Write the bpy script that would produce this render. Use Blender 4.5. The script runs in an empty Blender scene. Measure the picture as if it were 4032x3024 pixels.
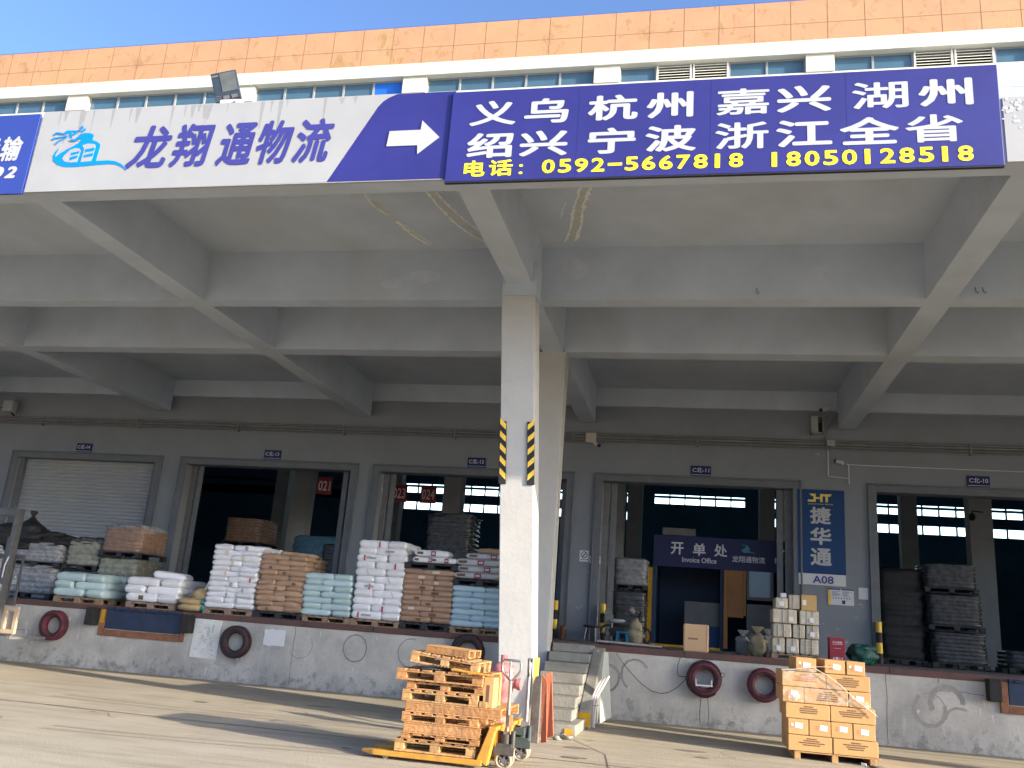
import bpy, bmesh, math, random
from mathutils import Vector, Matrix, noise as mnoise
R = math.radians
scn = bpy.context.scene
col = scn.collection
random.seed(7)

# ---------------------------------------------------------------- camera
cd = bpy.data.cameras.new('camera'); cam = bpy.data.objects.new('camera', cd); col.objects.link(cam)
cd.sensor_width = 36.0; cd.lens = 31.0743; cd.clip_start = .1; cd.clip_end = 3000
right = Vector((0.978242731, 0.193959737, 0.073625949))
down = Vector((0.018314853, 0.272762524, -0.961907050))
fwd = Vector((-0.206653638, 0.942327027, 0.263275612))
m = Matrix.Identity(4)
for i in range(3):
    m[i][0] = right[i]; m[i][1] = -down[i]; m[i][2] = -fwd[i]
m[2][3] = 1.45
cam.matrix_world = m
scn.camera = cam

# ---------------------------------------------------------------- daylight
SUN_AZ = Vector((.951, -.310)); SUN_EL = R(16.1)
sunvec = Vector((SUN_AZ.x*math.cos(SUN_EL), SUN_AZ.y*math.cos(SUN_EL), math.sin(SUN_EL)))
ld = bpy.data.lights.new('sun', 'SUN'); ld.energy = 2.9; ld.angle = R(.53); ld.color = (1, .90, .74)
lo = bpy.data.objects.new('sun', ld); col.objects.link(lo)
lo.rotation_euler = sunvec.to_track_quat('Z', 'Y').to_euler()
w = bpy.data.worlds.new("World"); scn.world = w; w.use_nodes = True
nt = w.node_tree; bg = nt.nodes['Background']
sky = nt.nodes.new('ShaderNodeTexSky'); sky.sky_type = 'NISHITA'; sky.sun_disc = False
sky.sun_elevation = SUN_EL; sky.sun_rotation = math.atan2(SUN_AZ.x, SUN_AZ.y)
sky.air_density = .58; sky.dust_density = 3.0; sky.ozone_density = 3.6
nt.links.new(sky.outputs[0], bg.inputs[0]); bg.inputs[1].default_value = .15
vs = scn.view_settings; vs.view_transform = 'Standard'; vs.look = 'None'; vs.exposure = 1.92; vs.gamma = 1; vs.use_curve_mapping = False
cy = scn.cycles; cy.max_bounces = 8; cy.diffuse_bounces = 5; cy.glossy_bounces = 3; cy.transparent_max_bounces = 8

# ---------------------------------------------------------------- materials
def hexc(h):
    h = h.lstrip('#'); o = []
    for i in (0, 2, 4):
        c = int(h[i:i+2], 16)/255; o.append(c/12.92 if c <= .04045 else ((c+.055)/1.055)**2.4)
    return tuple(o)
MATS = {}
def mat(name, c, rough=.75, metal=0, var=.15, scale=3., bump=0., bscale=30., c2=None, rnd=0., spec=.3, blotch=0., bl_col=None, bl_scale=.6, coat=0.):
    if isinstance(c, str): c = hexc(c)
    mm = bpy.data.materials.new(name); mm.use_nodes = True; n = mm.node_tree; L = n.links
    bs = n.nodes['Principled BSDF']; bs.inputs['Roughness'].default_value = rough; bs.inputs['Metallic'].default_value = metal
    bs.inputs['Specular IOR Level'].default_value = spec
    if coat: bs.inputs['Coat Weight'].default_value = coat
    tc = n.nodes.new('ShaderNodeTexCoord')
    nz = n.nodes.new('ShaderNodeTexNoise'); nz.inputs['Scale'].default_value = scale; nz.inputs['Detail'].default_value = 7; nz.inputs['Roughness'].default_value = .62
    L.new(tc.outputs['Object'], nz.inputs['Vector'])
    mr = n.nodes.new('ShaderNodeMapRange'); mr.inputs[1].default_value = .3; mr.inputs[2].default_value = .7
    L.new(nz.outputs['Fac'], mr.inputs[0])
    mx = n.nodes.new('ShaderNodeMix'); mx.data_type = 'RGBA'
    lo_ = tuple(max(0, v*(1-var)) for v in c); hi = tuple(min(1, v*(1+var)) for v in c)
    if c2 is not None:
        hi = hexc(c2) if isinstance(c2, str) else c2; lo_ = c
    mx.inputs[6].default_value = (*lo_, 1); mx.inputs[7].default_value = (*hi, 1)
    L.new(mr.outputs[0], mx.inputs[0]); out = mx.outputs[2]
    if blotch:
        nb = n.nodes.new('ShaderNodeTexNoise'); nb.inputs['Scale'].default_value = bl_scale; nb.inputs['Detail'].default_value = 5; nb.inputs['Distortion'].default_value = .6
        L.new(tc.outputs['Object'], nb.inputs['Vector'])
        mb_ = n.nodes.new('ShaderNodeMapRange'); mb_.inputs[1].default_value = .5; mb_.inputs[2].default_value = .68; mb_.inputs[4].default_value = blotch
        L.new(nb.outputs['Fac'], mb_.inputs[0])
        m2 = n.nodes.new('ShaderNodeMix'); m2.data_type = 'RGBA'
        L.new(mb_.outputs[0], m2.inputs[0]); L.new(out, m2.inputs[6])
        bc = bl_col if bl_col is not None else tuple(v*.55 for v in c)
        if isinstance(bc, str): bc = hexc(bc)
        m2.inputs[7].default_value = (*bc, 1); out = m2.outputs[2]
    if rnd:
        oi = n.nodes.new('ShaderNodeObjectInfo'); hs = n.nodes.new('ShaderNodeHueSaturation')
        r2 = n.nodes.new('ShaderNodeMapRange'); r2.inputs[3].default_value = 1-rnd; r2.inputs[4].default_value = 1+rnd
        L.new(oi.outputs['Random'], r2.inputs[0]); L.new(r2.outputs[0], hs.inputs['Value']); L.new(out, hs.inputs['Color']); out = hs.outputs[0]
    L.new(out, bs.inputs['Base Color'])
    if bump:
        nb2 = n.nodes.new('ShaderNodeTexNoise'); nb2.inputs['Scale'].default_value = bscale; nb2.inputs['Detail'].default_value = 5
        L.new(tc.outputs['Object'], nb2.inputs['Vector'])
        bp = n.nodes.new('ShaderNodeBump'); bp.inputs['Strength'].default_value = min(1, bump); bp.inputs['Distance'].default_value = .02
        L.new(nb2.outputs['Fac'], bp.inputs['Height']); L.new(bp.outputs[0], bs.inputs['Normal'])
    mm['out'] = 0
    MATS[name] = mm
    return mm
def sub_nodes(mm): return mm.node_tree, mm.node_tree.nodes['Principled BSDF']

M = {}
M['paint'] = mat('weathered_white_paint', (.42, .463, .518), .85, var=.09, scale=1.2, bump=.15, bscale=14, blotch=.5, bl_col=(.37, .395, .40), bl_scale=.45)
M['col_paint'] = mat('column_paint', (.40, .39, .365), .85, var=.06, scale=2.5, bump=.2, bscale=18, blotch=.35, bl_col=(.42, .41, .35), bl_scale=1.4)
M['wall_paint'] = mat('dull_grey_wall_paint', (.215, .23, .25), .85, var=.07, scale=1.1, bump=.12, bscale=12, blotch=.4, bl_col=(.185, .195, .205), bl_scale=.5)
M['cream'] = mat('cream_render', (.52, .50, .41), .8, var=.06, scale=1.5, bump=.1, blotch=.25, bl_col=(.44, .42, .34), bl_scale=.7)
M['white_fascia'] = mat('white_sign_sheet', (.335, .335, .33), .55, var=.05, scale=1.1, blotch=.4, bl_col=(.28, .28, .28), bl_scale=.8)
M['dock'] = mat('dock_concrete', (.32, .315, .30), .9, var=.2, scale=2.2, bump=.35, bscale=22, blotch=.5, bl_col=(.22, .215, .2), bl_scale=1.3)
M['step'] = mat('step_concrete', (.225, .215, .185), .9, var=.18, scale=4, bump=.35, bscale=25, blotch=.4, bl_scale=2)
M['floor'] = mat('platform_floor', (.20, .20, .20), .8, var=.2, scale=1.5, bump=.15)
M['rust'] = mat('rusty_red_steel', (.13, .052, .042), .8, var=.3, scale=5, bump=.3, c2=(.075, .055, .05), blotch=.6, bl_col=(.05, .045, .045), bl_scale=1.7)
M['rust2'] = mat('rust_brown', (.20, .09, .05), .85, var=.3, scale=9, bump=.3)
M['navy'] = mat('navy_steel_plate', (.016, .030, .062), .55, var=.2, scale=4, bump=.1, blotch=.3, bl_col=(.05, .045, .075), bl_scale=2)
M['rubber'] = mat('black_rubber', (.022, .021, .021), .8, var=.25, scale=14, bump=.3, bscale=40)
M['tyre_red'] = mat('red_painted_tyre', (.16, .028, .045), .75, c2=(.035, .02, .024), scale=6, bump=.3, bscale=30)
M['tyre_black'] = mat('worn_black_tyre', (.028, .026, .026), .8, c2=(.06, .026, .03), scale=4, bump=.3, bscale=30)
M['blue_sign'] = mat('blue_sign_vinyl', (.026, .026, .16), .45, var=.16, scale=.9, bump=.25, bscale=1.6, spec=.4)
M['blue_sign2'] = mat('bright_blue_sign_vinyl', (.028, .052, .26), .5, var=.08, scale=1.2, spec=.4)
M['letter_white'] = mat('white_lettering', (.43, .44, .44), .5, var=.03)
M['letter_yellow'] = mat('yellow_lettering', (.92, .74, .03), .5, var=.03)
M['letter_navy'] = mat('navy_lettering', (.045, .045, .22), .5, var=.08)
M['logo_blue'] = mat('logo_sky_blue', (.0, .21, .60), .5, var=.05)
M['plate_blue'] = mat('plate_blue', (.008, .02, .10), .5, var=.08)
M['jht_blue'] = mat('board_blue', (.0, .035, .13), .45, var=.06)
M['gold'] = mat('gold_lettering', (.72, .55, .12), .5, var=.08)
M['letter_black'] = mat('black_lettering', (.02, .02, .025), .6, var=.05)
M['letter_grey'] = mat('grey_lettering', (.62, .60, .62), .6, var=.08)
M['glass_blue'] = mat('sky_reflection_blue_glass', (.060, .120, .165), .12, var=.12, scale=.8, spec=.6)  # blue base colour stands in for the sky mirrored in the glass
M['glass_cobalt'] = mat('cobalt_window_panel', (.02, .13, .52), .3, var=.05)
M['mullion'] = mat('grey_window_frame', (.26, .26, .25), .55, var=.08)
M['louvre'] = mat('cream_louvre_blade', (.72, .69, .56), .6, var=.06)
M['dark'] = mat('dark_void', (.012, .012, .012), .9)
M['tarp_black'] = mat('black_tarpaulin', (.020, .020, .021), .6, var=.3, scale=9, bump=.6, bscale=12)
M['film'] = mat('grey_stretch_film', (.32, .32, .31), .25, c2=(.13, .13, .128), scale=9, bump=.8, bscale=9, spec=.8)
M['film_dark'] = mat('black_stretch_film', (.08, .082, .086), .25, c2=(.02, .02, .022), scale=9, bump=.9, bscale=9, spec=.6)
M['film_olive'] = mat('olive_sacks_under_film', (.32, .31, .22), .25, c2=(.15, .145, .105), scale=9, bump=.8, bscale=9, spec=.6)
M['kraft_film'] = mat('kraft_sacks_under_film', (.30, .185, .12), .33, c2=(.16, .095, .06), scale=9, bump=.8, bscale=9, spec=.6)
M['white_sack'] = mat('white_woven_plastic', (.66, .66, .66), .5, var=.07, scale=5, bump=.45, bscale=11, rnd=.06, spec=.4)
M['brown_sack'] = mat('brown_kraft_paper', (.345, .225, .145), .8, var=.13, scale=6, bump=.55, bscale=13, rnd=.08)
M['brown_sack2'] = mat('tan_kraft_paper', (.35, .225, .15), .8, var=.09, scale=4, bump=.3, bscale=10, rnd=.06)
M['mint_sack'] = mat('mint_plastic', (.42, .60, .54), .4, var=.08, scale=5, bump=.4, bscale=10, rnd=.06, spec=.45)
M['mint_blue_sack'] = mat('mint_blue_plastic', (.42, .54, .49), .4, c2=(.38, .49, .52), scale=2.2, bump=.4, bscale=10, rnd=.06, spec=.45)
M['blue_sack'] = mat('pale_blue_plastic', (.34, .46, .55), .4, c2=(.37, .51, .52), scale=2.2, bump=.35, bscale=10, rnd=.07, spec=.45)
M['silver_sack'] = mat('silver_grey_plastic', (.50, .50, .50), .35, c2=(.30, .30, .30), scale=6, bump=.6, bscale=9, rnd=.07, spec=.5)
M['crimson'] = mat('crimson_print', (.20, .010, .028), .6, var=.1)
M['redmark'] = mat('red_print', (.45, .05, .09), .6, var=.2, scale=20)
M['bluemark'] = mat('pale_blue_print', (.40, .50, .72), .6, var=.2, scale=20)
M['greymark'] = mat('grey_print', (.30, .30, .30), .6, var=.2, scale=20)
M['palemark'] = mat('pale_print', (.55, .47, .36), .7, var=.15, scale=30)
M['darkprint'] = mat('dark_brown_print', (.13, .075, .045), .8, var=.2, scale=40)
M['redprint'] = mat('rust_red_print', (.42, .13, .055), .8, var=.25, scale=40)
M['carton'] = mat('corrugated_cardboard', (.47, .265, .105), .8, var=.07, scale=5, bump=.12, bscale=30, rnd=.07)
M['carton2'] = mat('tan_cardboard', (.44, .29, .165), .8, var=.06, scale=4, bump=.1, rnd=.05)
M['carton3'] = mat('mustard_cardboard', (.46, .30, .12), .8, var=.06, scale=4, bump=.1)
M['sticker'] = mat('white_paper', (.62, .62, .61), .7, var=.06, scale=12)
M['paper_grey'] = mat('grey_paper', (.58, .58, .58), .8, var=.05, scale=5)
M['paper_notes'] = mat('dirty_notice_paper', (.66, .66, .64), .8, c2=(.52, .52, .46), scale=6, bump=.3)
M['parcel'] = mat('wrapped_parcel_plastic', (.50, .48, .36), .35, c2=(.43, .32, .22), scale=6, bump=.6, bscale=10, rnd=.09, spec=.5)
M['strap'] = mat('pale_plastic_strap', (.52, .49, .38), .4, var=.05)
M['wood'] = mat('raw_orange_pallet_wood', (.35, .155, .055), .85, c2=(.42, .225, .09), scale=6, bump=.5, bscale=25, rnd=.2, blotch=.5, bl_col=(.22, .12, .06), bl_scale=5)
M['wood2'] = mat('pale_pallet_wood', (.43, .255, .105), .85, c2=(.34, .18, .07), scale=6, bump=.5, bscale=25, rnd=.16, blotch=.45, bl_col=(.25, .15, .08), bl_scale=5)
M['wood_old'] = mat('grey_brown_pallet_wood', (.22, .16, .12), .85, c2=(.33, .23, .16), scale=5, bump=.35, bscale=25, rnd=.12)
M['pallet_dark'] = mat('dark_plastic_pallet', (.030, .031, .034), .6, var=.2, scale=5)
M['red_board'] = mat('red_plywood', (.38, .11, .05), .7, c2=(.30, .085, .045), scale=5, bump=.2)
M['dark_board'] = mat('dark_plank', (.105, .085, .075), .8, c2=(.19, .16, .12), scale=5, bump=.3)
M['yellow_board'] = mat('yellow_plank', (.66, .47, .10), .7, var=.1, scale=6)
M['yellow'] = mat('yellow_jack_paint', (.44, .22, .028), .5, var=.16, scale=7, bump=.1, spec=.4, blotch=.7, bl_col=(.30, .15, .06), bl_scale=6)
M['haz_yellow'] = mat('hazard_yellow', (.80, .52, .06), .5, var=.1, scale=9)
M['haz_black'] = mat('hazard_black', (.022, .02, .022), .6, var=.2, scale=9)
M['steel'] = mat('grey_steel', (.30, .29, .28), .45, metal=.6, var=.2, scale=8)
M['chrome'] = mat('scuffed_bare_steel', (.26, .23, .205), .4, metal=.6, var=.2, scale=10)
M['pump'] = mat('oily_pump_steel', (.075, .068, .062), .5, metal=.3, var=.3, scale=14)
M['pump_green'] = mat('green_grey_pump_paint', (.045, .062, .060), .5, var=.2, scale=12)
M['wheel_cream'] = mat('cream_nylon_wheel', (.27, .24, .17), .55, var=.12, scale=9)
M['hub_grey'] = mat('dark_grey_hub', (.10, .095, .10), .6, var=.2)
M['hydrant'] = mat('faded_red_hydrant', (.40, .105, .105), .6, c2=(.46, .20, .19), scale=7, bump=.15)
M['fire_red'] = mat('red_fire_box', (.24, .018, .030), .5, var=.08, scale=5)
M['green_tarp'] = mat('dark_green_tarp', (.018, .075, .058), .5, var=.3, scale=6, bump=.7, bscale=9)
M['beige_metal'] = mat('beige_mast_paint', (.42, .32, .22), .55, var=.12, scale=6, bump=.1)
M['mast_grey'] = mat('dark_mast_steel', (.09, .09, .09), .5, metal=.3, var=.2, scale=6)
M['shutter'] = mat('galvanised_shutter', (.30, .31, .32), .5, var=.06, scale=2, spec=.4, blotch=.3, bl_col=(.36, .35, .26), bl_scale=.7)
M['frame'] = mat('grey_door_trim', (.135, .145, .16), .7, var=.09, scale=3, bump=.1)
M['rail'] = mat('galvanised_guide_rail', (.165, .165, .165), .5, metal=.2, var=.15, scale=6)
M['int_wall'] = mat('dark_blue_interior', (.07, .20, .33), .8, var=.2, scale=.8)
M['int_col'] = mat('grey_interior_column', (.58, .58, .57), .85, var=.08, scale=2)
M['int_roof'] = mat('interior_roof', (.16, .20, .26), .8)
M['orange_wood'] = mat('orange_door_wood', (.26, .115, .035), .6, var=.15, scale=3, bump=.15)
M['booth'] = mat('dark_blue_booth_panel', (.014, .035, .085), .5, var=.15, scale=2)
M['booth_sign'] = mat('navy_booth_sign', (.012, .016, .07), .5, var=.1)
M['desk'] = mat('grey_counter_panel', (.13, .13, .13), .7, var=.1)
M['desk_blue'] = mat('blue_counter_base', (.012, .05, .14), .6, var=.1)
M['teal_plastic'] = mat('blue_plastic', (.012, .16, .30), .45, var=.12, scale=7)
M['black_plastic'] = mat('black_plastic', (.025, .025, .027), .45, var=.15)
M['hessian'] = mat('sand_woven_sack', (.40, .29, .15), .85, var=.15, scale=8, bump=.5, bscale=18)
M['grey_sack'] = mat('dim_grey_sack', (.20, .20, .19), .8, var=.15, scale=8, bump=.5, bscale=14)
M['sand_sack'] = mat('sand_beige_sack', (.36, .29, .2), .8, c2=(.26, .25, .14), scale=3, bump=.5, bscale=14)
M['teal'] = mat('teal_print', (.02, .22, .24), .6, var=.1)
M['panel_grey'] = mat('pale_green_grey_sheet', (.40, .42, .37), .6, var=.09, scale=2, bump=.1)
M['pipe'] = mat('pinkish_white_pvc', (.66, .58, .53), .45, var=.08, scale=4)
M['cable'] = mat('black_cable', (.03, .03, .03), .6, var=.1)
M['camera_white'] = mat('white_camera_casing', (.58, .57, .55), .45, var=.06)
M['box_grey'] = mat('grey_enclosure', (.33, .33, .32), .6, var=.07)
M['box_pink'] = mat('beige_junction_box', (.50, .40, .33), .65, c2=(.46, .44, .34), scale=6)
M['conduit'] = mat('grey_conduit', (.20, .20, .195), .6, var=.15, scale=3)
M['wire_white'] = mat('white_wire_duct', (.60, .60, .60), .55, var=.05)
M['stain'] = mat('white_lime_stain', (.64, .65, .60), .9, var=.1, scale=14)
M['ochre_stain'] = mat('ochre_damp_stain', (.44, .45, .40), .9, var=.1, scale=8)
M['scrape'] = mat('pale_wall_scrape', (.50, .50, .50), .9, var=.15, scale=18)
M['ring'] = mat('tyre_rub_mark', (.19, .185, .172), .9, var=.3, scale=12)
M['crack'] = mat('dark_joint', (.10, .095, .09), .9)
M['joint'] = mat('ground_joint_filler', (.12, .085, .07), .9, var=.3, scale=6)
M['lamp_glass'] = mat('lamp_glass', (.07, .075, .07), .4, var=.3, scale=5, spec=.7)
M['lamp_body'] = mat('blue_grey_lamp_casing', (.022, .035, .05), .5, var=.15, scale=6)
M['yellow_trim'] = mat('yellow_floor_edge', (.40, .22, .01), .7, var=.2, scale=5)
M['roof_cap'] = mat('blue_roof_edge', (.04, .09, .35), .6, var=.1)

def emissive_pane():                                  # rear window pane: emission stands in for daylight and adds interior fill
    mm = bpy.data.materials.new('emissive_rear_pane'); mm.use_nodes = True; n = mm.node_tree
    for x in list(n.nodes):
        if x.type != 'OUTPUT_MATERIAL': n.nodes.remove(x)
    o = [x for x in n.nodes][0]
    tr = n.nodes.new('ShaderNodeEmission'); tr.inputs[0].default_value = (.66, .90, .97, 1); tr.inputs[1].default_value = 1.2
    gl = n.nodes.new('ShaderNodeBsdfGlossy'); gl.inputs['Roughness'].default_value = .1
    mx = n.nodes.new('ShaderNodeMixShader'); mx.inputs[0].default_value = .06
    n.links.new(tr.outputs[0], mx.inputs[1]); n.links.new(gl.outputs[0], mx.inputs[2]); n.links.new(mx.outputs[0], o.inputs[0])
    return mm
M['pane'] = emissive_pane()
M['dim_blue'] = mat('dim_blue_film', (.16, .34, .46), .35, c2=(.08, .19, .28), scale=8, bump=.6, bscale=9)
M['pal_low'] = mat('dull_pallet_wood', (.30, .195, .115), .85, c2=(.22, .15, .095), scale=5, bump=.3, bscale=25, rnd=.1)
def film_clear():
    mm = bpy.data.materials.new('clear_stretch_film'); mm.use_nodes = True; n = mm.node_tree
    for x in list(n.nodes):
        if x.type != 'OUTPUT_MATERIAL': n.nodes.remove(x)
    o = [x for x in n.nodes][0]
    tr = n.nodes.new('ShaderNodeBsdfTransparent')
    gl = n.nodes.new('ShaderNodeBsdfPrincipled'); gl.inputs['Base Color'].default_value = (.75, .70, .64, 1); gl.inputs['Roughness'].default_value = .3
    tc = n.nodes.new('ShaderNodeTexCoord'); nz = n.nodes.new('ShaderNodeTexNoise'); nz.inputs['Scale'].default_value = 6; nz.inputs['Detail'].default_value = 6; nz.inputs['Distortion'].default_value = 2
    mr = n.nodes.new('ShaderNodeMapRange'); mr.inputs[1].default_value = .4; mr.inputs[2].default_value = .75; mr.inputs[3].default_value = .04; mr.inputs[4].default_value = .42
    n.links.new(tc.outputs['Object'], nz.inputs['Vector']); n.links.new(nz.outputs['Fac'], mr.inputs[0])
    mx = n.nodes.new('ShaderNodeMixShader'); n.links.new(mr.outputs[0], mx.inputs[0])
    n.links.new(tr.outputs[0], mx.inputs[1]); n.links.new(gl.outputs[0], mx.inputs[2]); n.links.new(mx.outputs[0], o.inputs[0])
    return mm
M['film_clear'] = film_clear()

def tile_material():                                 # orange facade cladding: joints and flaking patches
    mm = mat('orange_cladding', (.425, .235, .125), .8, var=.07, scale=1.3, bump=.12, blotch=.45, bl_col=(.44, .28, .12), bl_scale=.35)
    n, bs = sub_nodes(mm); L = n.links
    src = bs.inputs['Base Color'].links[0].from_socket
    tc = n.nodes.new('ShaderNodeTexCoord')
    nz = n.nodes.new('ShaderNodeTexNoise'); nz.inputs['Scale'].default_value = 1.9; nz.inputs['Detail'].default_value = 9; nz.inputs['Roughness'].default_value = .75; nz.inputs['Distortion'].default_value = .8
    mp = n.nodes.new('ShaderNodeMapping'); mp.inputs['Scale'].default_value = (1, 1, .7)
    L.new(tc.outputs['Object'], mp.inputs[0]); L.new(mp.outputs[0], nz.inputs['Vector'])
    mr = n.nodes.new('ShaderNodeMapRange'); mr.inputs[1].default_value = .54; mr.inputs[2].default_value = .64; mr.inputs[4].default_value = .7
    L.new(nz.outputs['Fac'], mr.inputs[0])
    mx = n.nodes.new('ShaderNodeMix'); mx.data_type = 'RGBA'; mx.inputs[7].default_value = (.27, .15, .055, 1)
    L.new(mr.outputs[0], mx.inputs[0]); L.new(src, mx.inputs[6]); L.new(mx.outputs[2], bs.inputs['Base Color'])
    return mm
M['tile'] = tile_material()
M['tile_joint'] = mat('cladding_joint', (.20, .10, .055), .9, var=.1)

def dock_wall_material():                            # adds vertical scrapes and dirt to the dock concrete
    mm = mat('dock_wall_concrete', (.415, .395, .35), .92, var=.2, scale=1.6, bump=.4, bscale=16, blotch=.55, bl_col=(.235, .23, .215), bl_scale=.9)
    n, bs = sub_nodes(mm); L = n.links
    src = bs.inputs['Base Color'].links[0].from_socket
    tc = n.nodes.new('ShaderNodeTexCoord'); mp = n.nodes.new('ShaderNodeMapping'); mp.inputs['Scale'].default_value = (6, 1, .9)
    nz = n.nodes.new('ShaderNodeTexNoise'); nz.inputs['Scale'].default_value = 2.2; nz.inputs['Detail'].default_value = 6
    L.new(tc.outputs['Object'], mp.inputs[0]); L.new(mp.outputs[0], nz.inputs['Vector'])
    mr = n.nodes.new('ShaderNodeMapRange'); mr.inputs[1].default_value = .56; mr.inputs[2].default_value = .72; mr.inputs[4].default_value = .6
    L.new(nz.outputs['Fac'], mr.inputs[0])
    mx = n.nodes.new('ShaderNodeMix'); mx.data_type = 'RGBA'; mx.inputs[7].default_value = (.44, .43, .40, 1)
    L.new(mr.outputs[0], mx.inputs[0]); L.new(src, mx.inputs[6])
    n3 = n.nodes.new('ShaderNodeTexNoise'); n3.inputs['Scale'].default_value = 5; n3.inputs['Detail'].default_value = 8; n3.inputs['Roughness'].default_value = .7
    L.new(tc.outputs['Object'], n3.inputs['Vector'])
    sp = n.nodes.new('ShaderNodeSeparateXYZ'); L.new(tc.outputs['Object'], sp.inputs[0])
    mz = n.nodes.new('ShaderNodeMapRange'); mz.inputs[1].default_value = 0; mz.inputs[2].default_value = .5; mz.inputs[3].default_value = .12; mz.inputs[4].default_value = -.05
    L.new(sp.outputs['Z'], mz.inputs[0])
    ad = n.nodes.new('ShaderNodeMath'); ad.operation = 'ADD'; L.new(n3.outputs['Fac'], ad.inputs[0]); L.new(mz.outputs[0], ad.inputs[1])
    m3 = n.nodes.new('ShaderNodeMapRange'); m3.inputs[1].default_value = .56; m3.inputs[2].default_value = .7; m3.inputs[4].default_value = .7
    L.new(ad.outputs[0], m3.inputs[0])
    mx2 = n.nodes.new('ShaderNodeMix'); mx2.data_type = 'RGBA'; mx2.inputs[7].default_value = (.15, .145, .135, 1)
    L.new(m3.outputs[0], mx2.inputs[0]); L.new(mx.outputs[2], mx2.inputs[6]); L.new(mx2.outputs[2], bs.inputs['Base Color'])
    return mm
M['dock_wall'] = dock_wall_material()

def ground_material():
    mm = mat('yard_concrete', (.37, .32, .235), .93, var=.1, scale=.9, bump=.3, bscale=40, blotch=.35, bl_col=(.35, .30, .265), bl_scale=.35)
    n, bs = sub_nodes(mm); L = n.links
    src = bs.inputs['Base Color'].links[0].from_socket
    tc = n.nodes.new('ShaderNodeTexCoord'); mp = n.nodes.new('ShaderNodeMapping'); mp.inputs['Scale'].default_value = (.25, 1.6, 1); mp.inputs['Rotation'].default_value = (0, 0, R(-4))
    nz = n.nodes.new('ShaderNodeTexNoise'); nz.inputs['Scale'].default_value = 2.5; nz.inputs['Detail'].default_value = 8; nz.inputs['Roughness'].default_value = .65
    L.new(tc.outputs['Object'], mp.inputs[0]); L.new(mp.outputs[0], nz.inputs['Vector'])
    mr = n.nodes.new('ShaderNodeMapRange'); mr.inputs[1].default_value = .45; mr.inputs[2].default_value = .72; mr.inputs[4].default_value = .75
    L.new(nz.outputs['Fac'], mr.inputs[0])
    mx = n.nodes.new('ShaderNodeMix'); mx.data_type = 'RGBA'; mx.inputs[7].default_value = (.245, .20, .14, 1)
    L.new(mr.outputs[0], mx.inputs[0]); L.new(src, mx.inputs[6])
    n4 = n.nodes.new('ShaderNodeTexNoise'); n4.inputs['Scale'].default_value = 9; n4.inputs['Detail'].default_value = 9; n4.inputs['Roughness'].default_value = .8
    L.new(tc.outputs['Object'], n4.inputs['Vector'])
    m4 = n.nodes.new('ShaderNodeMapRange'); m4.inputs[1].default_value = .62; m4.inputs[2].default_value = .72; m4.inputs[4].default_value = .5
    L.new(n4.outputs['Fac'], m4.inputs[0])
    mx4 = n.nodes.new('ShaderNodeMix'); mx4.data_type = 'RGBA'; mx4.inputs[7].default_value = (.46, .41, .33, 1)
    L.new(m4.outputs[0], mx4.inputs[0]); L.new(mx.outputs[2], mx4.inputs[6]); L.new(mx4.outputs[2], bs.inputs['Base Color'])
    return mm
M['ground'] = ground_material()

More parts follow.
